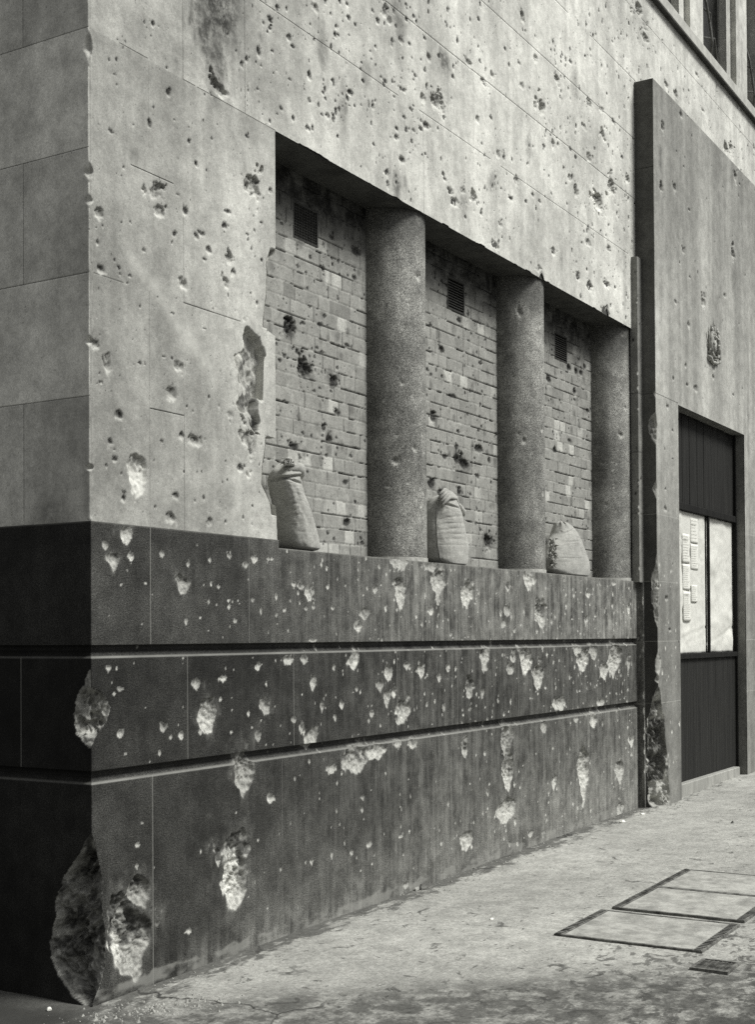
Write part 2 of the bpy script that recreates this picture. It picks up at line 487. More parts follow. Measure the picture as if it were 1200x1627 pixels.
STONE_PITS = parse("0.399,4.184,0.013,0.019;0.499,3.915,0.017,0.020;0.376,3.734,0.017,0.019;0.128,3.621,0.019,0.013;0.152,3.871,0.010,0.007;0.642,3.742,0.013,0.014;0.541,3.808,0.009,0.006;0.807,3.809,0.012,0.009;1.085,3.907,0.018,0.012;0.696,3.655,0.014,0.017;0.769,3.648,0.009,0.009;0.411,3.445,0.042,0.042;0.445,3.374,0.034,0.036;0.618,3.418,0.018,0.023;0.924,3.501,0.034,0.013;0.899,3.426,0.026,0.018;1.119,3.670,0.066,0.061;1.275,3.699,0.016,0.019;1.195,3.519,0.013,0.012;1.082,3.432,0.015,0.009;0.561,3.479,0.013,0.008;0.730,3.347,0.028,0.014;0.694,3.323,0.018,0.017;0.785,3.283,0.023,0.020;0.752,3.234,0.016,0.010;0.942,3.280,0.029,0.033;0.971,3.218,0.020,0.021;0.917,3.161,0.034,0.030;0.603,3.090,0.035,0.031;0.332,3.174,0.014,0.012;0.058,3.261,0.024,0.029;0.065,3.029,0.019,0.021;0.176,3.058,0.012,0.013;0.242,3.041,0.014,0.009;0.538,3.295,0.017,0.014;0.033,2.710,0.022,0.023;0.101,2.644,0.023,0.045;0.570,2.708,0.035,0.025;0.462,2.734,0.013,0.008;0.750,2.915,0.012,0.007;1.197,3.116,0.013,0.015;1.088,3.018,0.018,0.012;1.135,3.155,0.010,0.008;0.523,2.938,0.015,0.007;1.230,3.337,0.013,0.012;0.177,2.436,0.025,0.021;0.513,2.581,0.034,0.034;0.946,2.544,0.029,0.021;0.912,2.465,0.010,0.007;1.094,2.443,0.046,0.045;0.679,2.392,0.050,0.031;0.581,2.403,0.018,0.020;0.278,2.203,0.068,0.089;0.145,2.247,0.019,0.013;0.202,2.091,0.016,0.021;0.118,2.318,0.017,0.016;0.447,2.361,0.015,0.010;0.691,2.251,0.009,0.009;1.048,2.302,0.035,0.021;0.777,2.028,0.028,0.023;0.544,2.132,0.020,0.022;0.509,2.029,0.034,0.022;0.920,2.236,0.012,0.007;0.855,2.575,0.009,0.012;0.621,2.538,0.007,0.004;0.305,2.679,0.012,0.011;0.063,2.559,0.015,0.010;0.851,4.067,0.057,0.044;2.861,5.064,0.019,0.015;2.567,4.945,0.026,0.026;2.476,4.902,0.018,0.015;2.918,4.970,0.028,0.027;3.046,5.027,0.020,0.015;3.221,4.961,0.021,0.016;3.602,5.200,0.023,0.016;3.637,5.084,0.046,0.029;3.673,5.072,0.023,0.017;3.777,5.175,0.038,0.025;3.446,5.132,0.044,0.028;4.261,5.748,0.031,0.048;3.584,5.464,0.023,0.016;4.472,5.543,0.038,0.033;4.858,5.533,0.046,0.042;4.242,5.269,0.036,0.026;4.557,5.217,0.055,0.067;5.108,5.751,0.030,0.019;5.455,5.565,0.064,0.039;5.715,5.604,0.053,0.025;5.356,5.351,0.044,0.024;5.750,5.411,0.047,0.050;5.972,5.595,0.035,0.020;4.763,5.032,0.034,0.032;4.607,4.965,0.027,0.018;5.452,5.146,0.038,0.039;5.095,5.095,0.030,0.019;5.184,5.064,0.030,0.019;5.072,4.878,0.036,0.033;5.191,4.802,0.049,0.043;5.652,4.864,0.092,0.084;5.904,5.059,0.083,0.066;6.162,5.364,0.036,0.021;6.296,5.224,0.059,0.042;3.001,4.729,0.080,0.050;2.825,4.697,0.031,0.034;2.873,4.543,0.039,0.027;2.803,4.502,0.019,0.015;2.524,4.411,0.018,0.015;2.516,4.363,0.025,0.018;2.634,4.447,0.018,0.015;2.719,4.465,0.019,0.015;2.580,4.250,0.033,0.026;3.863,4.679,0.033,0.029;3.758,4.885,0.023,0.017;3.556,4.807,0.036,0.024;3.239,4.183,0.051,0.031;3.338,4.289,0.030,0.024;3.177,4.238,0.033,0.031;3.490,4.293,0.053,0.048;3.088,4.315,0.020,0.015;3.108,4.291,0.020,0.016;4.129,4.579,0.035,0.034;4.411,4.563,0.027,0.018;4.052,4.440,0.035,0.021;4.528,4.551,0.027,0.018;4.290,4.485,0.026,0.017;3.888,4.223,0.034,0.025;4.759,4.259,0.045,0.036;4.509,4.069,0.049,0.031;3.805,4.060,0.057,0.029;5.226,4.178,0.049,0.038;5.443,4.156,0.051,0.039;5.804,4.249,0.054,0.030;5.845,4.544,0.054,0.030;5.419,4.487,0.063,0.034;5.766,4.030,0.067,0.040;6.579,6.750,0.107,0.091;6.727,6.555,0.071,0.054;7.289,6.352,0.051,0.034;7.547,6.358,0.053,0.040;8.182,6.757,0.048,0.024;8.338,6.482,0.049,0.024;9.085,6.355,0.065,0.057;9.272,6.414,0.067,0.058;2.400,5.034,0.028,0.032;3.379,4.132,0.022,0.016;2.742,4.798,0.019,0.015;2.611,4.663,0.018,0.015;2.574,4.659,0.018,0.015;1.683,4.771,0.027,0.023;1.282,4.547,0.024,0.020;1.275,4.506,0.016,0.016;1.439,4.521,0.022,0.019;1.472,4.490,0.022,0.014;1.295,4.398,0.016,0.011;1.626,4.396,0.017,0.030;1.446,4.311,0.017,0.010;1.171,4.166,0.013,0.009;1.184,4.108,0.010,0.006;1.369,4.138,0.019,0.013;1.334,4.100,0.011,0.008;1.476,4.124,0.014,0.019;1.605,4.115,0.029,0.016;1.892,4.167,0.016,0.017;1.755,4.352,0.021,0.013;1.850,4.448,0.022,0.017;1.775,4.327,0.012,0.013;1.625,4.265,0.020,0.015;1.793,4.245,0.024,0.023;1.739,4.231,0.015,0.010;1.901,4.388,0.009,0.007;2.024,4.443,0.032,0.021;2.065,4.389,0.013,0.012;2.011,4.371,0.010,0.007;2.132,4.417,0.010,0.010;2.011,4.849,0.022,0.021;2.078,4.838,0.013,0.016;1.950,4.806,0.009,0.010;1.904,4.715,0.016,0.012;1.857,4.675,0.009,0.008;1.992,4.917,0.016,0.015;2.012,4.756,0.010,0.009;2.317,4.952,0.021,0.021;2.453,5.006,0.028,0.029;2.402,5.051,0.028,0.036;2.261,4.987,0.014,0.014;2.479,4.904,0.014,0.022;2.572,4.944,0.022,0.022;2.677,4.961,0.019,0.015;2.289,4.799,0.014,0.014;2.232,4.751,0.014,0.009;2.247,4.711,0.014,0.009;2.644,5.093,0.022,0.019;2.641,5.176,0.015,0.017;2.728,5.143,0.019,0.019;2.865,5.066,0.016,0.015;2.914,4.967,0.024,0.027;3.037,5.023,0.020,0.017;2.349,4.647,0.014,0.011;2.397,4.641,0.021,0.018;2.156,4.555,0.017,0.016;2.500,4.673,0.011,0.007;2.579,4.725,0.011,0.009;2.597,4.660,0.015,0.009;2.631,4.677,0.011,0.007;2.569,4.652,0.007,0.006;2.493,4.585,0.014,0.009;2.824,4.696,0.027,0.030;2.723,4.767,0.011,0.009;2.721,4.612,0.015,0.009;2.686,4.581,0.022,0.013;2.610,4.508,0.022,0.017;2.874,4.543,0.031,0.021;2.807,4.502,0.023,0.015;2.632,4.435,0.018,0.015;2.528,4.416,0.014,0.011;2.513,4.359,0.022,0.020;2.450,4.339,0.011,0.007;2.265,4.240,0.014,0.012;2.582,4.251,0.029,0.022;2.859,4.372,0.019,0.011;2.821,4.354,0.015,0.009;2.673,4.319,0.011,0.007;2.708,4.347,0.008,0.007;2.889,4.359,0.012,0.008;2.782,4.404,0.008,0.006;2.314,4.426,0.010,0.007;2.492,4.507,0.011,0.007;2.406,4.121,0.025,0.025;2.419,4.056,0.021,0.025;1.789,4.640,0.009,0.007;1.670,4.599,0.015,0.012;2.140,4.653,0.013,0.010;2.131,4.614,0.016,0.010;2.942,4.801,0.016,0.011;3.019,4.739,0.056,0.046")
GRAN_PITS = parse("0.213,1.935,0.043,0.037;0.086,1.880,0.019,0.023;0.139,1.825,0.042,0.039;0.245,1.843,0.018,0.021;0.445,1.864,0.017,0.017;0.590,1.739,0.044,0.048;0.845,1.732,0.012,0.009;0.932,1.879,0.017,0.015;1.054,1.846,0.020,0.021;1.125,1.877,0.028,0.021;1.239,1.879,0.013,0.009;1.271,1.880,0.013,0.009;1.460,1.766,0.022,0.016;1.521,1.755,0.028,0.022;1.601,1.719,0.046,0.045;1.376,1.632,0.016,0.009;1.566,1.641,0.017,0.010;1.772,1.759,0.015,0.013;1.819,1.651,0.018,0.013;2.141,1.618,0.046,0.038;2.069,1.549,0.039,0.031;2.249,1.759,0.027,0.024;0.921,1.670,0.010,0.009;0.336,1.734,0.010,0.008;0.181,1.724,0.008,0.005;0.710,1.588,0.007,0.004;1.627,1.480,0.035,0.013;2.515,1.924,0.122,0.040;2.527,1.755,0.065,0.079;2.989,1.824,0.087,0.080;2.919,1.904,0.118,0.030;3.360,1.757,0.069,0.087;3.963,1.826,0.044,0.042;3.882,1.575,0.038,0.033;4.315,1.888,0.104,0.069;4.512,1.652,0.097,0.119;2.892,1.645,0.031,0.026;3.951,1.658,0.039,0.038;4.056,1.533,0.020,0.017;5.361,1.805,0.050,0.028;5.886,1.906,0.055,0.020;5.319,1.615,0.037,0.033;6.232,1.713,0.036,0.041;0.103,1.374,0.017,0.013;0.175,1.285,0.023,0.011;0.137,1.266,0.010,0.007;0.681,1.289,0.027,0.026;0.875,1.306,0.029,0.015;1.152,1.358,0.021,0.021;1.212,1.164,0.044,0.046;0.752,1.129,0.069,0.080;0.174,1.098,0.023,0.018;0.453,1.107,0.027,0.022;0.573,1.066,0.020,0.020;0.500,1.060,0.013,0.011;1.149,1.019,0.023,0.027;1.401,1.384,0.044,0.028;1.546,1.388,0.040,0.026;2.022,1.363,0.051,0.058;1.625,1.258,0.026,0.042;1.712,1.137,0.021,0.023;1.900,1.138,0.019,0.027;2.208,1.072,0.023,0.021;1.454,1.084,0.025,0.019;1.526,1.041,0.025,0.027;1.605,0.985,0.063,0.045;2.052,1.216,0.016,0.017;0.936,1.054,0.010,0.009;0.205,1.012,0.010,0.007;2.304,1.228,0.034,0.035;2.387,1.292,0.042,0.049;2.372,1.162,0.042,0.046;2.456,1.183,0.028,0.036;2.547,1.065,0.072,0.072;2.602,1.333,0.036,0.025;2.772,1.293,0.038,0.044;2.989,1.249,0.024,0.026;3.050,1.069,0.024,0.023;3.102,1.303,0.024,0.027;3.600,1.364,0.068,0.068;3.394,1.178,0.056,0.087;4.033,1.353,0.044,0.046;3.993,1.274,0.049,0.042;4.233,1.328,0.082,0.094;4.429,1.207,0.074,0.091;3.570,1.132,0.022,0.036;5.251,1.299,0.104,0.089;5.143,1.385,0.072,0.042;5.465,1.372,0.076,0.067;5.682,1.218,0.073,0.063;5.885,1.297,0.123,0.124;6.221,1.281,0.050,0.066;4.808,1.010,0.102,0.063;5.598,0.979,0.078,0.039;1.037,0.866,0.079,0.125;1.251,0.709,0.037,0.025;2.042,0.837,0.160,0.091;2.199,0.862,0.080,0.041;1.798,0.807,0.048,0.026;0.956,0.505,0.107,0.082;0.965,0.356,0.112,0.162;0.278,0.618,0.016,0.013;0.307,0.708,0.008,0.005;0.620,0.187,0.022,0.014;0.407,0.263,0.017,0.014;2.110,0.626,0.020,0.014;2.103,0.559,0.016,0.014;2.160,0.360,0.020,0.021;0.233,0.235,0.130,0.153;2.273,0.866,0.061,0.049;2.488,0.889,0.046,0.025;2.662,0.877,0.055,0.044;3.320,0.790,0.047,0.055;3.927,0.794,0.096,0.095;3.942,0.593,0.096,0.120;3.919,0.355,0.163,0.083;4.529,0.861,0.054,0.044;5.453,0.842,0.070,0.062;5.109,0.876,0.048,0.023;5.234,0.490,0.122,0.140;4.685,0.450,0.050,0.058;6.002,0.421,0.090,0.095;6.263,0.642,0.058,0.051;3.337,0.222,0.073,0.066;3.007,0.255,0.016,0.015;6.009,0.116,0.076,0.060;4.284,0.146,0.051,0.021;2.571,0.074,0.043,0.025;2.517,0.358,0.021,0.011;0.836,0.487,0.023,0.043;1.875,0.509,0.009,0.008;1.145,0.523,0.010,0.009")
BRICK_PITS = parse("2.221,3.745,0.026,0.021;2.124,3.544,0.026,0.021;2.282,3.627,0.020,0.018;2.456,3.572,0.021,0.018;2.297,3.553,0.010,0.014;1.790,3.144,0.053,0.058;1.922,3.203,0.021,0.015;2.084,3.225,0.025,0.018;2.372,3.165,0.030,0.020;1.929,2.948,0.067,0.058;2.485,3.726,0.055,0.029;2.107,3.078,0.025,0.014;1.868,3.035,0.018,0.019;2.265,3.016,0.013,0.013;1.726,3.695,0.023,0.010;1.952,3.487,0.015,0.010;2.031,2.849,0.019,0.014;2.219,2.923,0.039,0.046;2.263,2.765,0.036,0.023;2.200,2.875,0.016,0.011;2.084,2.874,0.016,0.010;1.746,2.755,0.015,0.013;2.172,2.604,0.039,0.035;2.122,2.659,0.025,0.035;1.831,2.521,0.048,0.024;2.152,2.508,0.019,0.016;2.344,2.378,0.030,0.025;2.405,2.533,0.017,0.013;2.354,2.146,0.040,0.025;2.521,2.042,0.028,0.018;1.960,2.398,0.012,0.010;2.122,2.026,0.013,0.009;1.883,2.407,0.012,0.010;3.772,3.590,0.032,0.023;3.368,3.477,0.025,0.018;3.522,3.348,0.039,0.029;4.080,3.360,0.029,0.022;3.325,3.187,0.017,0.018;3.371,3.163,0.017,0.014;3.520,3.175,0.017,0.020;3.664,3.070,0.044,0.019;3.901,3.481,0.023,0.011;3.272,3.175,0.012,0.018;3.528,3.796,0.026,0.016;3.398,2.893,0.046,0.034;3.741,2.847,0.027,0.017;4.034,2.767,0.076,0.034;3.716,2.740,0.031,0.025;3.549,2.660,0.035,0.022;3.723,2.662,0.054,0.046;3.831,2.638,0.091,0.038;4.023,2.578,0.028,0.019;3.364,2.464,0.054,0.040;3.501,2.421,0.060,0.028;3.751,2.450,0.031,0.033;4.204,2.704,0.025,0.030;4.181,2.146,0.078,0.056;3.916,2.447,0.023,0.013;4.039,2.893,0.019,0.015;3.993,2.256,0.019,0.013;4.230,2.557,0.020,0.017;5.623,3.590,0.044,0.035;5.769,3.585,0.032,0.033;5.875,3.592,0.046,0.028;5.947,3.656,0.033,0.023;5.234,3.434,0.041,0.029;5.731,3.424,0.032,0.030;6.003,3.308,0.040,0.023;5.833,3.694,0.026,0.018;5.442,3.310,0.018,0.012;5.295,3.671,0.018,0.012;5.739,3.357,0.026,0.017;5.333,2.909,0.042,0.029;5.617,3.021,0.038,0.015")
PORTAL_PITS = parse("6.751,3.415,0.040,0.021;6.881,3.228,0.025,0.013;6.874,2.987,0.033,0.011;6.681,2.713,0.024,0.013;6.677,2.549,0.040,0.024;6.911,3.673,0.025,0.019;7.282,3.682,0.035,0.017;7.523,3.685,0.054,0.034;8.056,3.872,0.039,0.023;8.703,3.807,0.032,0.015;7.251,3.843,0.026,0.022;6.686,5.755,0.040,0.048;6.639,5.233,0.048,0.053;6.990,5.328,0.042,0.038;7.052,5.659,0.025,0.011;7.246,5.586,0.026,0.011;8.853,5.967,0.055,0.044;8.998,5.938,0.033,0.016;8.420,5.745,0.031,0.009;7.381,5.243,0.036,0.014;7.186,6.022,0.052,0.033;8.720,5.200,0.150,0.160;7.217,4.842,0.052,0.033;6.999,4.345,0.042,0.022;7.743,4.503,0.056,0.052;7.338,4.223,0.044,0.033;8.453,4.714,0.052,0.024;6.684,1.806,0.040,0.021;6.756,1.545,0.032,0.021;7.385,4.649,0.036,0.014;7.802,4.573,0.076,0.023")


class Field:
    """a wall surface over wall length s and height z, with inward depth and wear and painted-shade attributes"""
    def __init__(F, s, z):
        F.s = s; F.z = z
        F.S, F.Z = np.meshgrid(s, z)
        sh = F.S.shape
        F.D = np.zeros(sh); F.fresh = np.zeros(sh); F.dark = np.zeros(sh); F.soot = np.zeros(sh)
        F.joint = np.zeros(sh); F.tone = np.ones(sh); F.dust = np.zeros(sh)

    def win(F, x, z, a, b):
        i0, i1 = np.searchsorted(F.z, [z - b, z + b]); j0, j1 = np.searchsorted(F.s, [x - a, x + a])
        return slice(i0, i1), slice(j0, j1)

    def pit(F, x, z, a, b, style, seed=0, depth=None):
        w = F.win(x, z, a * 2.1, b * 2.1)
        S = F.S[w]; Z = F.Z[w]
        if S.size == 0: return
        q = (Z - z) / b; p = (S - x) / a
        m0 = min(a, b)
        fr = 1.6 / max(m0, 0.006)
        dist = fbm(S * fr * 0.55, Z * fr * 0.55, seed, 3) - 0.5
        if style != 'stone':
            p = p / (1 - 0.5 * np.clip(-q, 0, 1))
        d2_ = fbm(S * fr * 1.9, Z * fr * 1.5, seed + 77, 3) - 0.5
        rag = (1.9 if m0 > 0.04 else 1.25) if m0 > 0.012 else 0.7
        if style == 'granite': rag = 0.7 if m0 < 0.012 else (0.95 if m0 < 0.03 else 1.15)
        r = np.hypot(p, q) * (1 + rag * dist + 0.55 * rag * d2_)
        m = np.clip(1 - r, 0, 1)
        if depth is None: depth = min(0.95 * a, 0.6 * b, 0.07) if style != 'granite' else min(0.7 * a, 0.35 * b, 0.075)
        prof = (sm(0, 0.22, m) * 0.55 + sm(0.15, 0.75, m) * 0.45) * (0.66 + 0.36 * np.clip(q + 0.6 * d2_, -1, 1))
        rk = 1 - 2.2 * np.abs(fbm(S * 34, Z * 26, seed + 5, 4) - 0.5) + 0.9 * (fbm(S * 90, Z * 75, seed + 6, 3) - 0.5)
        rock = 1 + (rk - 0.75) * ((1.5 if m0 > 0.02 else 0.5) if style != 'granite' else (0.9 if m0 > 0.02 else 0.4))
        d = depth * prof * rock
        F.D[w] = np.maximum(F.D[w], d)
        core = sm(0.02, 0.22, m)
        if style == 'granite':  # dark paints the scar's own shade on its upper part
            F.fresh[w] = np.maximum(F.fresh[w], sm(0.0, 0.12, m) * (0.55 + 0.45 * ((seed * 7919) % 97) / 97.0) * (0.62 + 0.38 * sm(0.6, -0.3, q)) * (0.72 + 0.4 * fbm(S * 60, Z * 45, seed + 12, 3)))
            if 0.013 < m0 <= 0.03:
                F.dark[w] = np.maximum(F.dark[w], sm(0.02, 0.3, m) * sm(0.15, 0.6, q + dist * 2) * 0.75)
            if m0 > 0.03:
                F.dark[w] = np.maximum(F.dark[w], core * sm(0.0, 0.7, q + dist * 3) * 0.9 * sm(0.3, 0.55, fbm(S * 45, Z * 35, seed + 8, 3)))
                halo = sm(1.7, 1.0, r) * 0.35
                F.dust[w] = np.maximum(F.dust[w], halo)
        elif style == 'stone':
            F.dark[w] = np.maximum(F.dark[w], core * sm(-0.85, 0.15, q + 2 * dist) * (0.97 if m0 < 0.022 else 0.45 * sm(0.4, 0.62, fbm(S * 50, Z * 40, seed + 8, 3)) + 0.12))  # dirt plus painted shade inside the pit, heavier towards its top
            F.fresh[w] = np.maximum(F.fresh[w], sm(0, 0.1, m) * sm(-0.1, -0.7, q) * 0.4)
            if m0 > 0.012:
                F.fresh[w] = np.maximum(F.fresh[w], sm(1.4, 1.0, r) * sm(-0.2, -0.9, q) * 0.18)
        else:
            F.dark[w] = np.maximum(F.dark[w], core * sm(-0.9, 0.0, q + dist) * 0.9)

    def smear(F, x, z, a, b, v, seed=0):
        w = F.win(x, z, a * 2.2, b * 2.2)
        S = F.S[w]; Z = F.Z[w]
        r = np.hypot((S - x) / a, (Z - z) / b)
        k = np.clip(1.25 - r * (0.3 + 1.4 * fbm(S * 16, Z * 7, seed, 4)), 0, 1)
        F.soot[w] = np.maximum(F.soot[w], sm(0, 1, k) * v)

    def hjoint(F, z0, s0=-99, s1=99, wob=0.0, d=0.006, v=1.0, gap=0.0):
        k = (np.abs(F.Z - z0) < 0.0012) & (F.S >= s0) & (F.S <= s1)
        g = (fbm(F.S * 3, F.Z * 0, int(z0 * 100), 3) > gap)
        k &= g
        F.joint[k] = v; F.D[k] += d

    def vjoint(F, s0, z0, z1, d=0.005, v=1.0):
        k = (np.abs(F.S - s0) < 0.0012) & (F.Z >= z0) & (F.Z <= z1)
        F.joint[k] = v; F.D[k] += d

    def attrs(F):
        return dict(fresh=F.fresh, dark=F.dark, soot=F.soot, joint=np.clip(F.joint, 0, 1), tone=F.tone, dust=F.dust)


def tri(v, e=0.0022): return [v - e, v, v + e]


def wrap_xy(F, x0, y0):
    """facade runs along +X at y=y0 from x=x0; the side (s<0) runs back along +Y at x=x0"""
    X = np.where(F.S >= 0, x0 + np.maximum(F.S, F.D), x0 + F.D)
    Y = np.where(F.S >= 0, y0 + F.D, y0 + np.maximum(-F.S, F.D))
    return X, Y


def corner_cut(F, X, Y, x0, y0, left, right, bulge, seed, dark=0.5, fresh=0.9):
    """break the arris away between outline 'left' (extent on the side face) and 'right' (extent on the facade)"""
    zl = np.array([p[1] for p in left]); el = np.array([p[0] for p in left])
    o = np.argsort(zl); zl = zl[o]; el = el[o]
    zr = np.array([p[1] for p in right]); er = np.array([p[0] for p in right])
    o = np.argsort(zr); zr = zr[o]; er = er[o]
    wob = 0.016 * (fbm(F.z * 14, F.z * 0, seed, 3) - 0.5) * 3.4 + 0.010 * (noise(F.z * 75, F.z * 0, seed + 1) - 0.5)
    L = np.interp(F.z, zl, el, left=0, right=0); R = np.interp(F.z, zr, er, left=0, right=0)
    big_ = max(el.max(), er.max()) > 0.05
    wk = 0.9 if big_ else 0.25
    L = np.where(L > 0.004, np.maximum(L + wob * wk * np.clip(L / 0.03, 0, 1), 0.0), 0); R = np.where(R > 0.004, np.maximum(R + wob * wk * 0.6 * np.clip(R / 0.03, 0, 1), 0.0), 0)
    for i in np.nonzero((L > 0) | (R > 0))[0]:
        l = L[i]; r = R[i]; s = F.s
        k = (s > -l) & (s < r)
        if k.sum() < 2: continue
        t = (s[k] + l) / (l + r)
        px = x0 + r * t; py = y0 + l * (1 - t)
        nx, ny = l, r
        nn = math.hypot(nx, ny) + 1e-9
        w = min(l, r, 0.12)
        u_ = t * (l + r); zf_ = np.full_like(t, F.z[i])
        ua = u_ * 0.8 + zf_ * 0.6; ub = zf_ * 0.8 - u_ * 0.6
        rock = (fbm(ua * 14 + 3, ub * 11, seed + 3, 5) - 0.5) * 1.7 + 0.6 * (fbm(u_ * 60, zf_ * 55, seed + 4, 3) - 0.5)
        rdg = -np.abs(fbm(ua * 7, ub * 10, seed + 9, 4) - 0.5) * 2.6
        b = (bulge + rock * 0.10 + (rdg + 0.35) * 0.085) * np.sin(np.pi * np.clip(t, 0, 1)) ** 0.7 * min(1, (l + r) / 0.12) ** 2.2
        b = np.maximum(b, -0.001)
        X[i, k] = px + nx / nn * b
        Y[i, k] = py + ny / nn * b
        F.fresh[i, k] = np.maximum(F.fresh[i, k], fresh * (0.2 + 0.85 * fbm(u_ * 30, zf_ * 26, seed + 21, 4)))
        F.dark[i, k] = np.maximum(F.dark[i, k], dark * sm(0.42, 0.62, fbm(u_ * 17, zf_ * 15, seed + 31, 4)))
        F.joint[i, k] = 0; F.soot[i, k] = 0
    return X, Y


def edge_wobble(s): return 0


# ------------------------------------------------------------------ the building
bld = empty("office_building")
tag(bld, "shrapnel scarred stone and granite corner building with bricked up windows and boarded doorway", "building")

LINTEL = 4.010; SILL = 1.940; PL_TOP = 1.980; JAMB = 1.315; OPR = 6.350; BRY = 0.25; TOPW = 6.950
xstep = lambda s: 0.03 if s < -0.6 else (0.012 if s < -0.3 else (0.0055 if s < 2.0 else (0.0075 if s < 4.0 else (0.0105 if s < 6.5 else 0.02))))

# --- upper stone wall, wrapping the corner
HJ = [4.610, 5.102, 5.604, 6.100, 6.692]
SJ = [2.494, 3.002, 3.519, 4.016, 4.53, 5.04, 5.55, 6.06, 6.57]
VJ = [0.366, 0.600, 1.065, 2.835]
jx = []
for v in VJ: jx += tri(v)
jx += tri(-0.381)
vj_all = []
for k, z0 in enumerate(HJ[:-1]):
    x = 1.6 + (k % 2) * 0.95 + 0.4 * k
    while x < 10.3:
        vj_all.append((round(x, 3), z0, HJ[k + 1])); jx += tri(round(x, 3)); x += 1.9
zs = [LINTEL, PL_TOP]
for z in HJ + SJ + [LINTEL + 0.002]: zs += tri(z)
F = Field(lines(-2.6, 10.4, xstep, jx + [JAMB, OPR, 6.46, 0.0, 0.012, -0.004]), lines(PL_TOP, TOPW, 0.0062, zs + [6.02]))
fac = F.S >= 0
for z in HJ:
    gap = 0.36 if z < 5 else 0.2
    F.hjoint(z, 1.10 if z < 5 else 0.0, 10.4, d=0.007, gap=gap)
F.hjoint(HJ[0], 0.3, 0.95, d=0.003, v=0.5)
F.hjoint(LINTEL + 0.002, 0.60, JAMB, d=0.005, gap=0.3)
F.hjoint(3.519, 0.25, 0.53, d=0.006)
F.hjoint(4.016, 0.18, 0.36, d=0.004, v=0.8)
F.hjoint(3.002, 0.60, 1.05, d=0.005, v=1.0)
F.hjoint(3.002, 0.02, 0.2, d=0.002, v=0.5)
F.hjoint(2.494, 0.37, 0.60, d=0.006)
for k, z in enumerate(SJ): F.hjoint(z, -99, 0, d=0.003, v=0.85)
F.vjoint(1.065, LINTEL, 4.58, v=0.75); F.vjoint(0.600, LINTEL, 4.45, v=0.7); F.vjoint(2.835, LINTEL, HJ[0], v=0.75)
F.vjoint(0.366, 1.98, 3.0, d=0.002, v=0.35); F.vjoint(0.366, 3.52, 4.0, d=0.002, v=0.15)
F.vjoint(0.600, 1.98, 2.5, d=0.003, v=0.6); F.vjoint(0.600, 3.0, 3.45, d=0.003, v=0.5)
for x, a, b in vj_all: F.vjoint(x, a, b, d=0.001, v=0.16)
edges = [PL_TOP] + SJ
for k in range(len(edges) - 1):
    if k % 2 == 0: F.vjoint(-0.381, edges[k], edges[k + 1], d=0.004, v=0.9)
    kk = (F.S < 0) & (F.Z > edges[k]) & (F.Z < edges[k + 1])
    F.tone[kk] *= [1.05, 1.55, 1.18, 1.48, 1.08, 1.3, 1.1, 1.2, 1.1][k]  # block tones, lifted overall to stand in for light on the side
    if k % 2 == 0:
        kk2 = kk & (F.S < -0.381); F.tone[kk2] *= 1.12
# pier beside the corner is duller than the washed wall over the lintel
pier_t = 0.60 + 0.25 * sm(0.5, 1.1, F.S + 0.12 * (fbm(F.S * 3, F.Z * 2, 41, 3) - 0.5)) * sm(4.2, 3.6, F.Z)
right = 0.93 + 0.14 * sm(2.0, 3.6, F.S)
F.tone[fac] *= np.where(F.Z < LINTEL, pier_t, right * sm(0.4, 1.6, F.S) + 0.72 * (1 - sm(0.4, 1.6, F.S)))[fac]
# rain-washed pale diagonal and paler bands where fly posters were stripped
band = np.exp(-((F.Z - 3.05 + 0.75 * (F.S - 0.3) - 0.08 * fbm(F.S * 6, F.Z * 4, 5, 3)) / 0.05) ** 2) * sm(0.15, 0.3, F.S) * sm(1.1, 0.7, F.S)
for zz, aa, bb in ((3.86, 0.02, 0.95), (4.06, 0.02, 1.3), (3.42, 0.02, 0.22)):
    band = np.maximum(band, 0.6 * np.exp(-((F.Z - zz + 0.06 * F.S) / 0.022) ** 2) * (F.S > aa) * (F.S < bb) * fbm(F.S * 20, F.Z * 14, 9, 3))
F.fresh[fac] = np.maximum(F.fresh, np.clip(band * 0.28 * (0.3 + fbm(F.S * 25, F.Z * 20, 14, 4)), 0, 1))[fac]
wash = sm(-0.02, 0.10, (F.S - 0.3) * 0.75 + 0.75 * 0.0 - (F.Z - 3.05) * 1.0 - 0.0 + 0.25 * (fbm(F.S * 5, F.Z * 4, 91, 4) - 0.5)) * (F.Z < 3.6)
F.tone[fac] *= (1 + 0.0 * wash)[fac]
wash2 = sm(0.0, 0.10, 0.75 * (F.S - 0.3) + (F.Z - 3.05) + 0.2 * (fbm(F.S * 5, F.Z * 4, 91, 4) - 0.5)) * sm(0.45, 0.7, F.S) * sm(3.5, 3.0, F.Z)
F.tone[fac] *= (1 + 0.10 * wash2)[fac]
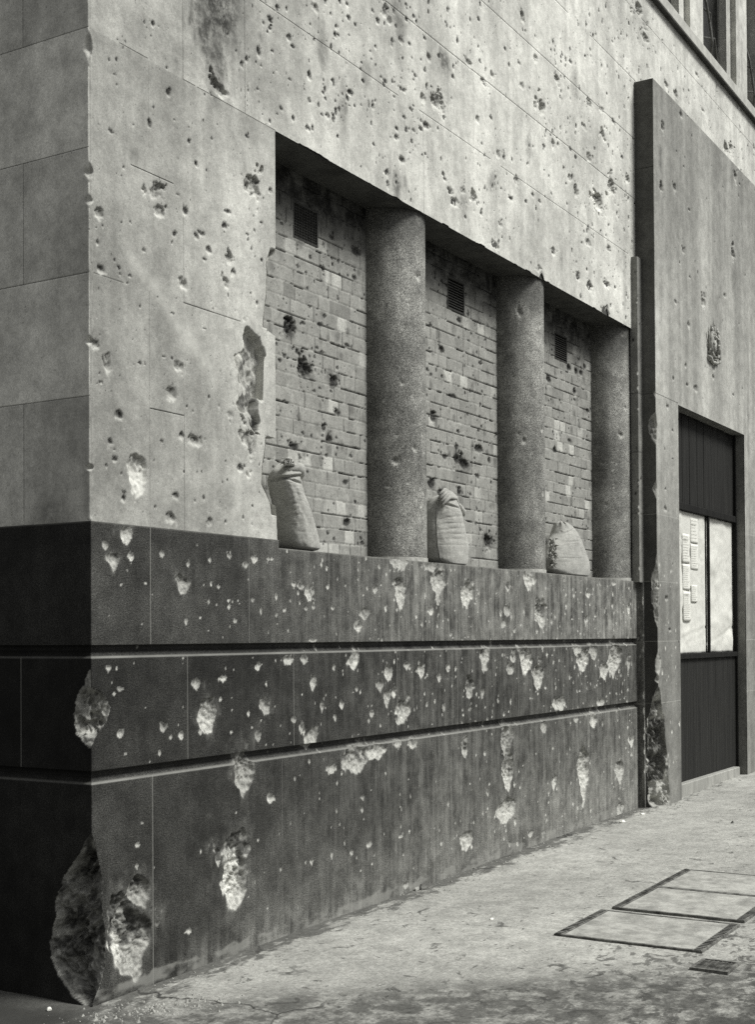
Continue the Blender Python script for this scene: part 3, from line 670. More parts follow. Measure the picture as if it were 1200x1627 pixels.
# side wall damp at its foot
ks = F.S < 0
F.soot[ks] = np.maximum(F.soot, 0.55 * sm(2.2, 2.0, F.Z + 0.16 * fbm(F.S * 5, F.Z * 4, 3, 3)) * sm(0.0, -0.2, F.S) * (F.S > -0.45))[ks]
for i, (x, z, a, b) in enumerate(STONE_PITS):
    if b > 0.07 and x < 1.0 and z < 3: F.pit(x, z, a, b, 'granite', i, 0.03); F.dark[F.win(x, z, a * 2, b * 2)] *= 0.5; continue
    F.pit(x, z, max(a, 0.006) * 1.05, max(b, 0.007), 'stone', i)
rr = np.random.RandomState(11)
for i in range(3600):
    x = rr.uniform(1.0, 10.2); z = rr.uniform(LINTEL + 0.02, TOPW)
    if x > 6.6 and rr.rand() < 0.45: continue
    if rr.rand() > 0.25 + 1.6 * sm(0.42, 0.62, float(fbm(x * 1.6, z * 1.8, 55, 3))): continue
    s_ = 0.0038 + 0.013 * rr.rand() ** 3.0
    F.pit(x, z, s_, s_ * rr.uniform(1.0, 1.9), 'stone', 900 + i)
for i in range(260):
    x = rr.uniform(0.03, 1.28); z = rr.uniform(2.02, 4.6)
    s_ = 0.003 + 0.007 * rr.rand() ** 3
    F.pit(x, z, s_, s_ * rr.uniform(0.9, 1.6), 'stone', 2900 + i)
# soot blasts (x, z, half width, half height, strength)
for k, q in enumerate([(0.86, 4.50, 0.24, 0.42, 1.0), (0.80, 4.52, 0.16, 0.30, 1.0), (0.86, 4.20, 0.12, 0.16, 0.9), (0.95, 4.6, 0.12, 0.3, 0.9), (0.62, 4.1, 0.12, 0.1, 0.35), (0.98, 3.88, 0.10, 0.2, 0.3), (0.16, 4.50, 0.1, 0.18, 0.35), (2.52, 4.10, 0.09, 0.14, 0.75), (3.10, 5.02, 0.10, 0.10, 0.8), (4.35, 4.86, 0.06, 0.12, 0.55),
                       (1.75, 4.58, 0.05, 0.13, 0.55), (1.95, 4.35, 0.05, 0.16, 0.5), (2.55, 5.1, 0.09, 0.2, 0.5), (2.18, 4.62, 0.05, 0.12, 0.4), (4.9, 4.25, 0.05, 0.12, 0.45), (6.2, 4.35, 0.06, 0.3, 0.3),
                       (0.27, 3.55, 0.03, 0.05, 0.4), (3.75, 4.45, 0.05, 0.10, 0.5), (3.35, 4.20, 0.06, 0.08, 0.5), (1.12, 3.98, 0.08, 0.14, 0.25), (7.6, 6.4, 0.1, 0.12, 0.3), (5.2, 5.6, 0.07, 0.14, 0.4)]):
    F.smear(*q, seed=60 + k)
# the great bite out of the jamb and the stone stripped round it
F.pit(1.15, 2.42, 0.05, 0.09, 'stone', 503, 0.03)
F.fresh[F.win(1.1, 2.6, .35, .55)] = np.maximum(F.fresh[F.win(1.1, 2.6, .35, .55)], 0.0)
w = F.win(1.12, 2.70, 0.30, 0.34)
F.D[w] *= 0.6
rr_ = np.minimum(np.hypot((F.S[w] - 1.16) / 0.225, (F.Z[w] - 2.79) / 0.175), np.hypot((F.S[w] - 1.19 + 0.1 * (F.Z[w] - 2.6)) / 0.055, (F.Z[w] - 2.62) / 0.17)) + 1.3 * (fbm(F.S[w] * 9, F.Z[w] * 7, 81, 4) - 0.5)
fac_ = np.floor(fbm(F.S[w] * 5 + F.Z[w] * 2, F.Z[w] * 6, 79, 2) * 9) / 9
F.D[w] = np.maximum(F.D[w], sm(1.0, 0.86, rr_) * (0.045 + 0.06 * (fbm(F.S[w] * 9 + F.Z[w] * 4, F.Z[w] * 7, 79, 5) - 0.3) - 0.05 * np.abs(fbm(F.S[w] * 7, F.Z[w] * 5 + F.S[w] * 5, 76, 4) - 0.5) + 0.03 * (fbm(F.S[w] * 30, F.Z[w] * 25, 77, 4) - 0.5)))
F.D[w] = np.maximum(F.D[w], 0)
F.dark[w] *= 0.35
F.dark[w] = np.maximum(F.dark[w], 0.75 * sm(0.55, 0.64, fbm(F.S[w] * 14, F.Z[w] * 15, 83, 4)) * (F.D[w] > 0.01))
kb_ = (F.D[w] > 0.012) & (F.S[w] < JAMB + 0.001)
F.soot[w] = np.where(kb_, np.maximum(F.soot[w], 0.22), F.soot[w])
# nibbles along the underside edge of the lintel
nib = sm(0.62, 0.8, fbm(F.s * 9, F.s * 0, 88, 3)) * 0.03
nib = nib * 0.25
for xx, ww, hh in ((4.55, 0.045, 0.045), (5.80, 0.04, 0.06), (2.52, 0.05, 0.008), (3.6, 0.03, 0.01)):
    nib = np.maximum(nib, hh * np.clip(1 - np.abs(F.s - xx) / ww, 0, 1) ** 0.7)
F.fresh = np.clip(F.fresh, 0, 1)
X, Y = wrap_xy(F, 0.0, 0.0)
# small chips on the corner arris
corner_cut(F, X, Y, 0, 0, [(0, 1.98), (0.008, 2.0), (0.008, 3.0), (0.008, 4.5), (0.008, 6.9)], [(0, 1.98), (0.012, 2.0), (0.012, 3.0), (0.014, 4.5), (0.012, 6.9)], 0.0, 70, 0.0, 0.4)
for zc, hl in ((3.93, 0.09), (3.42, 0.05), (3.30, 0.03), (2.72, 0.03), (2.2, 0.02), (4.35, .03)):
    corner_cut(F, X, Y, 0, 0, [(0, zc - hl), (0.035, zc), (0.02, zc + hl * .5), (0, zc + hl)], [(0, zc - hl), (0.022, zc), (0.012, zc + hl * .5), (0, zc + hl)], 0.006, int(zc * 10), 0.3)
# jamb line broken back
JE = [(1.98, 1.318), (2.1, 1.31), (2.158, 1.30), (2.20, 1.262), (2.244, 1.226), (2.338, 1.232), (2.43, 1.258), (2.485, 1.262), (2.492, 1.236), (2.6, 1.226), (2.8, 1.230), (2.94, 1.236), (3.0, 1.238), (3.18, 1.268), (3.3, 1.280), (3.34, 1.272), (3.40, 1.305), (3.437, 1.315), (4.01, 1.315)]
jz = np.array([p[0] for p in JE]); je = np.array([p[1] for p in JE])
def jamb_edge(z): return np.interp(z, jz, je) + 0.006 * (fbm(z * 40, z * 0, 12, 3) - 0.5) * (z < 3.44)
E = jamb_edge(F.Z)
k = (F.S > 0.9) & (F.S <= JAMB + 1e-4) & (F.Z <= LINTEL)
X = np.where(k, 0.9 + (F.S - 0.9) * (E - 0.9) / (JAMB - 0.9), X)
round_ = np.where(k & (F.Z < 3.44) & ((F.Z < 2.48) | (F.Z > 3.01)), 0.03 * sm(0.05, 0.0, E - X) * (E < 1.31), 0)
Y = Y + round_
# lintel edge nibbles
Zm = F.Z.copy()
k = (F.S > JAMB) & (F.S < OPR) & (F.Z >= LINTEL) & (F.Z < LINTEL + 0.10)
nb = np.broadcast_to(nib[None, :], F.S.shape)
Zm = np.where(k, LINTEL + 0.10 - (LINTEL + 0.10 - F.Z) * (0.10 - nb) / 0.10, Zm)
F.dark = np.where(k, np.maximum(F.dark, sm(0.008, 0.02, nb) * sm(0.05, 0.0, Zm - LINTEL - nb) * 0.5), F.dark)
co = np.stack([X, Y, Zm], -1).reshape(-1, 3)
sc_ = (F.S[:-1, :-1] + F.S[1:, 1:]) / 2; zc_ = (F.Z[:-1, :-1] + F.Z[1:, 1:]) / 2
keep = ~((sc_ > JAMB) & (sc_ < OPR) & (zc_ < LINTEL)) & ~((sc_ > 6.47) & (zc_ < 6.02))
mesh_obj("stone_wall", co, grid_faces(*F.S.shape, mask=keep), M_stone, bld, False, F.attrs())
print("stone verts", len(co))

# --- left jamb reveal, following the broken edge
zz = lines(SILL - 0.0, LINTEL, 0.01)
xx = jamb_edge(zz)
yy = np.array([0.0, 0.03, 0.07, 0.12, 0.2, 0.30])
dd = np.where(xx < 1.30, np.where((zz < 2.48) | (zz > 3.01), 0.03, 0.07), 0.0)
co = []; at = []
for i, z in enumerate(zz):
    for j, y in enumerate(yy):
        e = xx[i] + (JAMB - xx[i]) * sm(0.02, 0.2, y) + 0.010 * (noise(z * 30, y * 40, 5) - 0.5) * (j > 0) * (xx[i] < 1.3)
        co.append((float(e), max(y, dd[i] - 0.003) + (0 if j else -0.0), z)); at.append(1.0)
co = np.array(co); n_ = len(co)
mesh_obj("window_reveal", co, grid_faces(len(zz), len(yy)), M_stone, bld, False, dict(tone=np.full(n_, .9), fresh=np.zeros(n_), dark=np.zeros(n_), soot=np.zeros(n_), joint=np.zeros(n_)))
# surviving sliver of the face beside the bite
sl = MB()
pts = [(1.232, 2.487), (1.322, 2.485), (1.323, 2.62), (1.322, 2.8), (1.321, 2.99), (1.262, 3.005), (1.237, 2.98), (1.232, 2.90), (1.222, 2.8), (1.218, 2.7), (1.216, 2.62), (1.226, 2.55)]
sl.prism(pts, 0.010, 0.26)
o = sl.build("jamb_stone", M_stone, bld)
n_ = len(o.data.vertices)
for an, v in (("tone", 1.0), ("fresh", 0.1), ("dark", 0), ("soot", 0), ("joint", 0)):
    a_ = o.data.attributes.new(an, 'FLOAT', 'POINT'); a_.data.foreach_set("value", [v] * n_)
# soffit over the recess
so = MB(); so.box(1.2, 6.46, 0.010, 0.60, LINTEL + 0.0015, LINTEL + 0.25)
M_soffit = mat_plain("soffit_stone", 0.07, 0.9, 6, 0.35)  # coloured near black to deepen the shade of the recess
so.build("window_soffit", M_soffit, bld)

# --- granite plinth, wrapping the corner
G1T, G1B, G2T, G2B = 1.472, 1.420, 0.956, 0.904
g1v = [0.369, 1.083, 1.783, 2.855, 3.75, 4.622, 5.5]
g2v = [0.618, 1.454, 2.490, 3.231, 4.12, 4.968, 5.75]
g3v = [0.378, 1.35, 2.25, 3.15, 4.05, 4.95, 5.75]
jx = []
for v in g1v + g2v + g3v: jx += tri(v, 0.0032)
for v in (-0.40, -0.90, -1.4): jx += tri(v, 0.0032)
zx = [SILL, PL_TOP]
for t, b in ((G1T, G1B), (G2T, G2B)): zx += [t, t - 0.002, b + 0.030, b + 0.007, b + 0.003, b - 0.004]
F = Field(lines(-2.6, 6.41, xstep, jx + [1.330, 1.3325, 0.0]), lines(-0.10, PL_TOP, 0.0056, zx))
xt = [(G1T, SILL + .05, g1v, 1), (G2T, G1B, g2v, 2), (-.1, G2B, g3v, 3)]
rt = np.random.RandomState(3)
for z0, z1, vs, ci in xt:
    z0b = z0 if ci != 2 else G2T
    z1b = z1 if ci != 2 else G1B
    ed = [-99, -0.40, 0] + vs + [99]
    for i in range(len(ed) - 1):
        kk = (F.S >= ed[i]) & (F.S < ed[i + 1]) & (F.Z >= z0b - 0.03) & (F.Z <= z1b + 0.03)
        F.tone[kk] = {1: 1.25, 2: 0.72, 3: 1.02}[ci] * rt.uniform(0.86, 1.16)
    for v in vs: F.vjoint(v, z0b, z1b, d=0.0015, v={1: 0.4, 2: 0.6, 3: 0.3}[ci] if v not in (0.378, 0.369) else 0.8)
F.vjoint(-0.40, G2T, G1B, d=0.002, v=0.8)
# weather film: grows away from the corner and in runs below the sill
film = sm(0.6, 3.4, F.S)
F.dust = np.clip(film * (0.45 + 0.75 * (F.Z > G1T) + 0.15 * (F.Z < G2B)) * (0.6 + 0.7 * fbm(F.S * 1.1, F.Z * 1.5, 4, 3)), 0, 1.4)
F.dust = np.maximum(F.dust, 1.1 * sm(0.42, 0.0, F.Z - 0.012 * F.S + 0.25 * fbm(F.S * 3, F.Z * 3, 6, 3)) * sm(0.1, 0.9, F.S))
F.tone *= 1 + 0.6 * sm(2.0, 5.5, F.S)
F.tone *= 1 + 0.9 * sm(0.62, 0.12, F.Z - 0.0134 * F.S + 0.3 * (fbm(F.S * 2.5, F.Z * 4, 19, 4) - 0.5)) * sm(0.5, 1.3, F.S)
# cement fillet line at the foot
ft = sm(0.062, 0.052, F.Z - 0.0134 * F.S + 0.07 * (fbm(F.S * 12, F.Z * 6, 8, 4) - 0.5)) * (F.S > 0.0)
F.joint = np.maximum(F.joint, 0.5 * ft * sm(0.38, 0.62, fbm(F.S * 9, F.Z * 22, 28, 4)))
for i, (x, z, a, b) in enumerate(GRAN_PITS):
    F.pit(x, z, max(a, 0.008) * 1.08, max(b, 0.007) * 1.03, 'granite', 100 + i)
for i in range(900):
    x = 0.03 + 6.3 * rr.rand() ** 0.75; z = rr.uniform(0.1, 1.93)
    if z < 0.9 and rr.rand() < 0.55: continue
    s_ = 0.0035 + 0.010 * rr.rand() ** 4 + 0.0005 * x
    F.pit(x, z, s_ * 1.1, s_ * rr.uniform(1.0, 2.1), 'granite', 4000 + i)
for x, z, a, b, k_ in ((0.27, 0.35, 0.16, 0.15, 0.3), (0.96, 0.57, 0.14, 0.10, 0.2)):  # shade painted into the upper part of the two big scars
    w = F.win(x, z, a, b)
    n_ = 1 - (1 - k_) * sm(0.42, 0.55, fbm(F.S[w] * 18, F.Z[w] * 14, 47, 4) + 0.25 * sm(z - b, z + b, F.Z[w]))
    F.fresh[w] *= n_
    F.dark[w] = np.where(F.D[w] > 0.004, np.maximum(F.dark[w], 0.9 * sm(0.5, 0.62, fbm(F.S[w] * 16 + 4, F.Z[w] * 12, 48, 4))), F.dark[w])
F.pit(0.29, 0.42, 0.09, 0.08, 'granite', 991, 0.05)
w = F.win(0.24, 0.26, 0.13, 0.24); F.fresh[w] *= 0.62
# extra bright bruising of the two big scars
for x, z, a, b in ((0.955, 0.38, 0.085, 0.17), (0.165, 0.20, 0.04, 0.09)):
    w = F.win(x, z, a * 1.6, b * 1.6)
    r = np.hypot((F.S[w] - x) / a, (F.Z[w] - z) / b) + 0.8 * (fbm(F.S[w] * 30, F.Z[w] * 22, 9, 4) - 0.5)
    F.fresh[w] = np.maximum(F.fresh[w], sm(1.0, 0.6, r)); F.dark[w] *= sm(0.7, 1.1, r)
for k, q in enumerate([(0.66, 1.76, 0.02, 0.12, 0.7), (0.98, 1.80, 0.04, 0.10, 0.6), (4.2, 1.80, 0.05, 0.10, 0.5), (3.95, 1.62, 0.03, 0.1, 0.4)]): F.smear(*q, seed=160 + k)
kz = F.Z > SILL - 0.11
F.D = np.where(kz, np.minimum(F.D, 0.045), F.D); F.dark = np.where(F.Z > SILL - 0.05, F.dark * 0.2, F.dark)
# grooves
for t, b in ((G1T, G1B), (G2T, G2B)):
    gd = np.interp(F.z, [b - 0.004, b, b + 0.003, b + 0.007, b + 0.030, t - 0.002, t], [0, 0.002, 0.006, 0.020, 0.034, 0.034, 0])
    scar = np.clip(1 - F.D / 0.02, 0, 1)
    F.D = np.maximum(F.D, gd[:, None] * np.ones_like(F.S))
    ar = np.interp(F.z, [b - 0.0045, b - 0.002, b + 0.003, b + 0.0075], [0, 1, 1, 0])[:, None] * (0.55 + 0.55 * fbm(F.S * 6, F.Z * 2, 33, 3)) * np.where(F.S < 0, 0.5, 1.0)
    F.joint = np.maximum(F.joint, np.clip(ar * 0.6, 0, 1))
    F.soot = np.maximum(F.soot, np.interp(F.z, [b + 0.008, b + 0.020, t - 0.001, t], [0, 0.5, 0.7, 0])[:, None] * scar)  # groove shade painted into the colour, deepest below the top edge
# worn pale arris along the sill and top edges
ar = np.where((F.S > 1.33), np.interp(F.Z, [SILL - 0.008, SILL - 0.003], [0, 0.7]), np.interp(F.Z, [PL_TOP - 0.007, PL_TOP - 0.002], [0, 0.35]))
F.joint = np.maximum(F.joint, ar * (0.3 + fbm(F.S * 9, F.Z * 3, 43, 3)))
F.dust = np.where(F.S < 0, 0, F.dust); F.tone = np.where(F.S < 0, F.tone * 0.5, F.tone)  # side face darkened in colour to read as turned from the sun
X, Y = wrap_xy(F, 0.0, 0.0)
corner_cut(F, X, Y, 0, 0, [(0.0, 1.385), (0.057, 1.304), (0.092, 1.239), (0.107, 1.187), (0.086, 1.109), (0.051, 1.067), (0.0, 1.046)],
           [(0.0, 1.30), (0.040, 1.283), (0.076, 1.263), (0.121, 1.209), (0.094, 1.158), (0.038, 1.11), (0.0, 1.055)], 0.030, 210, 0.3, 1.0)
corner_cut(F, X, Y, 0, 0, [(0.0, 0.71), (0.053, 0.634), (0.158, 0.509), (0.201, 0.388), (0.23, 0.281), (0.224, 0.178), (0.188, 0.104), (0.125, 0.034), (0.055, 0.0), (0.0, -0.02)],
           [(0.0, 0.715), (0.036, 0.582), (0.054, 0.502), (0.053, 0.399), (0.083, 0.29), (0.071, 0.163), (0.045, 0.066), (0.006, 0.024), (0.0, 0.0)], 0.060, 250, 0.9, 0.75)
co = np.stack([X, Y, F.Z], -1).reshape(-1, 3)
sc_ = (F.S[:-1, :-1] + F.S[1:, 1:]) / 2; zc_ = (F.Z[:-1, :-1] + F.Z[1:, 1:]) / 2
keep = ~((sc_ > 1.3312) & (zc_ > SILL))
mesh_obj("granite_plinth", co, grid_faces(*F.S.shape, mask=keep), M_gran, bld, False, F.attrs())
print("plinth verts", len(co))
def attr_defaults(n_, **kw):
    d = dict(tone=np.ones(n_), fresh=np.zeros(n_), dark=np.zeros(n_), soot=np.zeros(n_), joint=np.zeros(n_), dust=np.zeros(n_))
    for k_, v_ in kw.items(): d[k_] = np.full(n_, v_) if np.isscalar(v_) else v_
    return d


def attr_const(o, **kw):
    n_ = len(o.data.vertices); d = attr_defaults(n_, **kw)
    for an, arr in d.items():
        a_ = o.data.attributes.new(an, 'FLOAT', 'POINT'); a_.data.foreach_set("value", arr.astype(np.float32))
    return o


# sill ledge on top of the plinth inside the recess
attr_const(MB().box(1.20, 6.46, 0.056, 0.60, SILL - 0.12, SILL - 0.0015).build("window_ledge", M_gran, bld), tone=2.0)
ti = int(np.argmin(np.abs(F.z - SILL))); tj = np.nonzero(F.s >= 1.3312)[0]
top_ = np.stack([np.stack([X[ti, tj], Y[ti, tj], F.Z[ti, tj]], -1), np.stack([X[ti, tj], np.full(len(tj), 0.058), F.Z[ti, tj] - 0.0005], -1)], 0).reshape(-1, 3)
attr_const(mesh_obj("ledge_edge", top_, grid_faces(2, len(tj)), M_gran, bld), tone=2.0)

# --- brick infill panels between the half columns
CX = [2.825, 4.575, 6.325]; CR = 0.24; CY = 0.26
COURSE = 0.0805
def brick_panel(x0, x1, seed, ventx, ventz0, ventz1, first):
    r_ = np.random.RandomState(seed)
    nz = int((LINTEL - SILL) / COURSE) + 2
    rows = []
    xb = []; 
    for c in range(nz):
        x = x0 - r_.uniform(0.0, 0.2); L = []
        run = r_.randint(0, 3)
        while x < x1 + 0.1:
            wd = 0.114 if (r_.rand() < (0.72 if c % 3 else 0.9)) else 0.228
            L.append((x, wd)); x += wd
        rows.append(L)
    P = Field(lines(x0, x1, 0.0065), lines(SILL, LINTEL, 0.0052))
    P.mortar = np.zeros_like(P.S)
    row = np.clip(((P.Z - SILL + 0.006 * (fbm(P.S * 4, P.Z * 6, seed, 2) - 0.5)) / COURSE).astype(int), 0, nz - 1)
    zf = (P.Z - SILL + 0.006 * (fbm(P.S * 4, P.Z * 6, seed, 2) - 0.5)) / COURSE - row
    for c in range(nz):
        rk = row == c
        for (bx, wd) in rows[c]:
            kk = rk & (P.S >= bx) & (P.S < bx + wd)
            t = 0.30 * r_.uniform(0.90, 1.07)
            if wd < 0.2 and r_.rand() < 0.09: t = r_.uniform(0.40, 0.50)
            if r_.rand() < 0.05: t *= 0.8
            P.tone[kk] = t
            ox = r_.uniform(-0.001, 0.0015); tl = r_.uniform(-0.012, 0.012)
            P.D[kk] = ox + (P.Z[kk] - (SILL + c * COURSE)) * tl
            # rounded brick edges and pale perpend joints
            ex = np.minimum(P.S - bx, bx + wd - P.S)
            P.D[kk] += 0.002 * sm(0.008, 0.0, ex[kk])
            mk = kk & (ex < 0.0085)
            P.mortar[mk] = r_.uniform(0.35, 0.9)
            if r_.rand() < 0.75:
                mk = kk & (P.S - bx < 0.0045); P.joint[mk] = r_.uniform(0.3, 0.75); P.D[mk] += 0.004
            if wd < 0.2 and r_.rand() < 0.3:
                mk = kk & (ex < 0.018) & (ex > 0.006)
                P.mortar[mk] = np.maximum(P.mortar[mk], 0.45)
            
    bed = (zf < 0.085)
    P.mortar[bed] = 0.75; P.D[bed] += 0.0025
    # perished joints: open dark slots along the beds
    op = (zf < 0.062 + 0.05 * (noise(P.S * 60, row * 2.0, 3) - 0.5)) & (fbm(P.S * 5.5, row * 3.7, seed + 3, 3) > 0.50)
    P.D[op] += 0.008; P.joint[op] = 0.75
    zrel = (P.Z - SILL) / (LINTEL - SILL)
    P.soot = np.maximum(P.soot, 1.0 * sm(0.80, 0.95, zrel + 0.06 * (fbm(P.S * 5, P.Z * 5, 5, 3) - .5)))  # lintel shade painted onto the top courses
    for i, (x, z, a, b) in enumerate(BRICK_PITS):
        if x0 < x < x1:
            P.pit(x, z, a * 1.05, b, 'brick', 300 + i)
            if a > 0.03: P.smear(x, z + b * .2, a * 1.3, b * 1.2, 0.7, i)
    for i in range(int(430 * (x1 - x0) / 1.3)):
        s_ = 0.0035 + 0.010 * r_.rand() ** 3
        P.pit(r_.uniform(x0, x1), r_.uniform(SILL + .02, LINTEL - .1), s_ * 1.15, s_ * r_.uniform(1, 1.5), 'brick', 700 + i + seed * 10)
    for i in range(int(26 * (x1 - x0))):
        P.smear(r_.uniform(x0, x1), r_.uniform(SILL + .1, LINTEL - .3), 0.03, 0.035, 0.5, 40 + i)
    # opening for the vent
    sc_ = (P.S[:-1, :-1] + P.S[1:, 1:]) / 2; zc_ = (P.Z[:-1, :-1] + P.Z[1:, 1:]) / 2
    keep = ~((sc_ > ventx) & (sc_ < ventx + 0.235) & (zc_ > ventz0) & (zc_ < ventz1))
    co = np.stack([P.S, BRY + P.D, P.Z], -1).reshape(-1, 3)
    at = P.attrs(); at["mortar"] = P.mortar
    o = mesh_obj("brick_infill", co, grid_faces(*P.S.shape, mask=keep), M_brick, bld, False, at)
    # air vent: frame, grid and the dark hollow behind
    v = MB(); e = 0.012
    a, b, c, d = ventx - 0.003, ventx + 0.238, ventz0 - 0.003, ventz1 + 0.003
    v.box(a, b, BRY - 0.002, BRY + 0.02, c, c + e).box(a, b, BRY - 0.002, BRY + 0.02, d - e, d)
    v.box(a, a + e, BRY - 0.001, BRY + 0.019, c + e, d - e).box(b - e, b, BRY - 0.001, BRY + 0.019, c + e, d - e)
    nh = 12 if first else 11
    for i in range(1, nh):
        z = c + e + (d - c - 2 * e) * i / nh
        v.box(a + e, b - e, BRY + 0.003, BRY + 0.012, z - (0.0022 if first else 0.0035), z + (0.0022 if first else 0.0035))
    if first:
        for i in range(1, 14):
            x = a + e + (b - a - 2 * e) * i / 14
            v.box(x - 0.0022, x + 0.0022, BRY + 0.001, BRY + 0.010, c + e, d - e)
    vo = v.build("air_vent", M_vent, o)
    mesh_obj("vent_hollow", [(a, BRY + .06, c), (b, BRY + .06, c), (b, BRY + .06, d), (a, BRY + .06, d)], [[0, 1, 2, 3]], M_black, vo)
    return o

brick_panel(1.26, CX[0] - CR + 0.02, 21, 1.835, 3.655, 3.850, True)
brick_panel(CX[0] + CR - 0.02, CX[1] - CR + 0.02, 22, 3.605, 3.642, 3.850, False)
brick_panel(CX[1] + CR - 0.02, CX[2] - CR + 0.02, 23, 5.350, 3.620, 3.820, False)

# --- engaged granite columns
def column(cx, seed):
    r_ = np.random.RandomState(seed)
    ang = np.linspace(-math.pi * 1.06, math.pi * 0.06, 110)     # front half
    P = Field(ang, lines(SILL + 0.028, LINTEL, 0.009))
    P.tone *= 1.0
    # shade painted on the left side and under the soffit
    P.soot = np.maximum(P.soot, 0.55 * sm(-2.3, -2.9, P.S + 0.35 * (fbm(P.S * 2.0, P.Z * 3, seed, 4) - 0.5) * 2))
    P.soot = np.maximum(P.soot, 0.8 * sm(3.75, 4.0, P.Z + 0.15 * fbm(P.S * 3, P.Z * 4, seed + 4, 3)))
    P.tone *= 1 + 0.25 * (P.Z > 3.2) * sm(3.2, 3.4, P.Z) + 0.3 * (fbm(P.S * 2.3, P.Z * 2.5, seed + 3, 4) - 0.5)
    for i in range(70):
        a_ = r_.uniform(-3.1, -1.0); z_ = r_.uniform(2.0, 3.95); s_ = 0.004 + 0.012 * r_.rand() ** 4
        P.S *= 1
        P.pit(a_, z_, s_ / CR * 1.1, s_ * 1.1, 'granite', seed * 7 + i, 0.5 * s_)
    for (da, z_, aa, bb) in {31: [(-2.38, 2.52, 0.032, 0.028), (-1.83, 2.60, 0.022, 0.03), (-1.65, 3.62, 0.026, 0.035), (-2.2, 2.98, 0.016, 0.02), (-2.0, 3.45, 0.012, 0.02), (-1.5, 2.35, 0.012, 0.02)],
                             32: [(-2.31, 2.85, 0.024, 0.032), (-2.4, 3.75, 0.03, 0.04), (-1.63, 3.68, 0.02, 0.03), (-1.55, 2.95, .02, .03), (-1.5, 2.5, 0.018, 0.03), (-2.6, 3.3, 0.012, 0.016)],
                             33: [(-2.03, 3.12, 0.028, 0.032), (-2.6, 2.55, 0.016, 0.02), (-1.8, 3.35, 0.02, 0.03), (-2.4, 2.9, 0.012, 0.014)]}[seed]:
        P.pit(da, z_, aa / CR, bb, 'granite', seed + int(z_ * 10), 0.6 * aa)
    R_ = CR - P.D
    X = cx + R_ * np.cos(P.S); Y = CY + R_ * np.sin(P.S)
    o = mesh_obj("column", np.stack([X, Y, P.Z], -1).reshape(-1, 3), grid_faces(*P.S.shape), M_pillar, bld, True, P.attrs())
    b = MB(); n = 40
    pts = [(cx + (CR + 0.004) * math.cos(t), CY + (CR + 0.004) * math.sin(t)) for t in np.linspace(-math.pi * 1.05, math.pi * 0.05, n)]
    for z in (SILL - 0.001, SILL + 0.026):
        for p in pts: b.v.append((p[0], p[1], z))
    for i in range(n - 1): b.f.append([i, i + 1, n + i + 1, n + i])
    b.f.append([n + i for i in range(n)])
    b.build("column_bed", M_mortar, o)
for cx, sd_ in zip(CX, (31, 32, 33)): column(cx, sd_)

# --- stepped strip beside the doorway surround
XP, YP, PT = 6.455, -0.163, 6.078
DX0, DX1, DT = 7.030, 9.060, 3.468
def strip(name, x0, x1, y0, y1, z0, z1, mat, seed, **kw):
    """a vertical stone strip: side face and front face with a softly worn arris"""
    P = Field(lines(-(y1 - y0), x1 - x0, 0.009, [0.0]), lines(z0, z1, 0.012))
    r_ = np.random.RandomState(seed)
    for i in range(26):
        s_ = 0.004 + 0.010 * r_.rand() ** 2
        P.pit(r_.uniform(-(y1 - y0), x1 - x0), r_.uniform(z0, z1), s_, s_ * 1.5, kw.get('style', 'granite'), seed + i)
    for zc in kw.get('joints', ()):
        k = np.abs(P.Z - zc) < 0.006; P.joint[k] = 0.5
    P.tone *= kw.get('tone', 1.0)
    if 'dust' in kw: P.dust += kw['dust']
    X, Y = wrap_xy(P, x0, y0)
    for c in range(9):
        zc = r_.uniform(z0 + 0.1, z1 - 0.1); hl = r_.uniform(0.01, 0.05)
        corner_cut(P, X, Y, x0, y0, [(0, zc - hl), (0.012, zc), (0, zc + hl)], [(0, zc - hl), (0.016, zc), (0, zc + hl)], 0.002, seed + c, 0.1)
    co = np.stack([X, Y, P.Z], -1); nr, nc = P.S.shape
    f = grid_faces(nr, nc)
    top = len(co.reshape(-1, 3))
    ex = np.array([[x0, y0, z1], [x1, y0, z1], [x1, y1, z1], [x0, y1, z1]])
    f = np.vstack([f, [[top, top + 1, top + 2, top + 3]]])
    at = {k_: np.concatenate([v_.ravel(), np.full(4, 1.0 if k_ == 'tone' else 0.0)]) for k_, v_ in P.attrs().items()}
    return mesh_obj(name, np.vstack([co.reshape(-1, 3), ex]), f, mat, bld, False, at)

strip("stepped_pilaster", 6.352, XP + 0.01, -0.050, 0.012, SILL - 0.01, 4.600, M_portal, 51, tone=0.50, joints=(3.48, 3.0, 2.49), style='stone')
strip("pilaster_foot", 6.425, XP + 0.01, -0.052, 0.06, -0.05, SILL - 0.012, M_gran, 52, tone=2.0, dust=0.6, joints=(1.44, 0.93))
# bottom of recess strip between plinth end and pilaster foot
MB().box(6.405, 6.47, 0.045, 0.3, -0.05, SILL).build("shadow_gap", M_gran, bld)
attr_const(bpy.data.objects["shadow_gap"], tone=0.8)

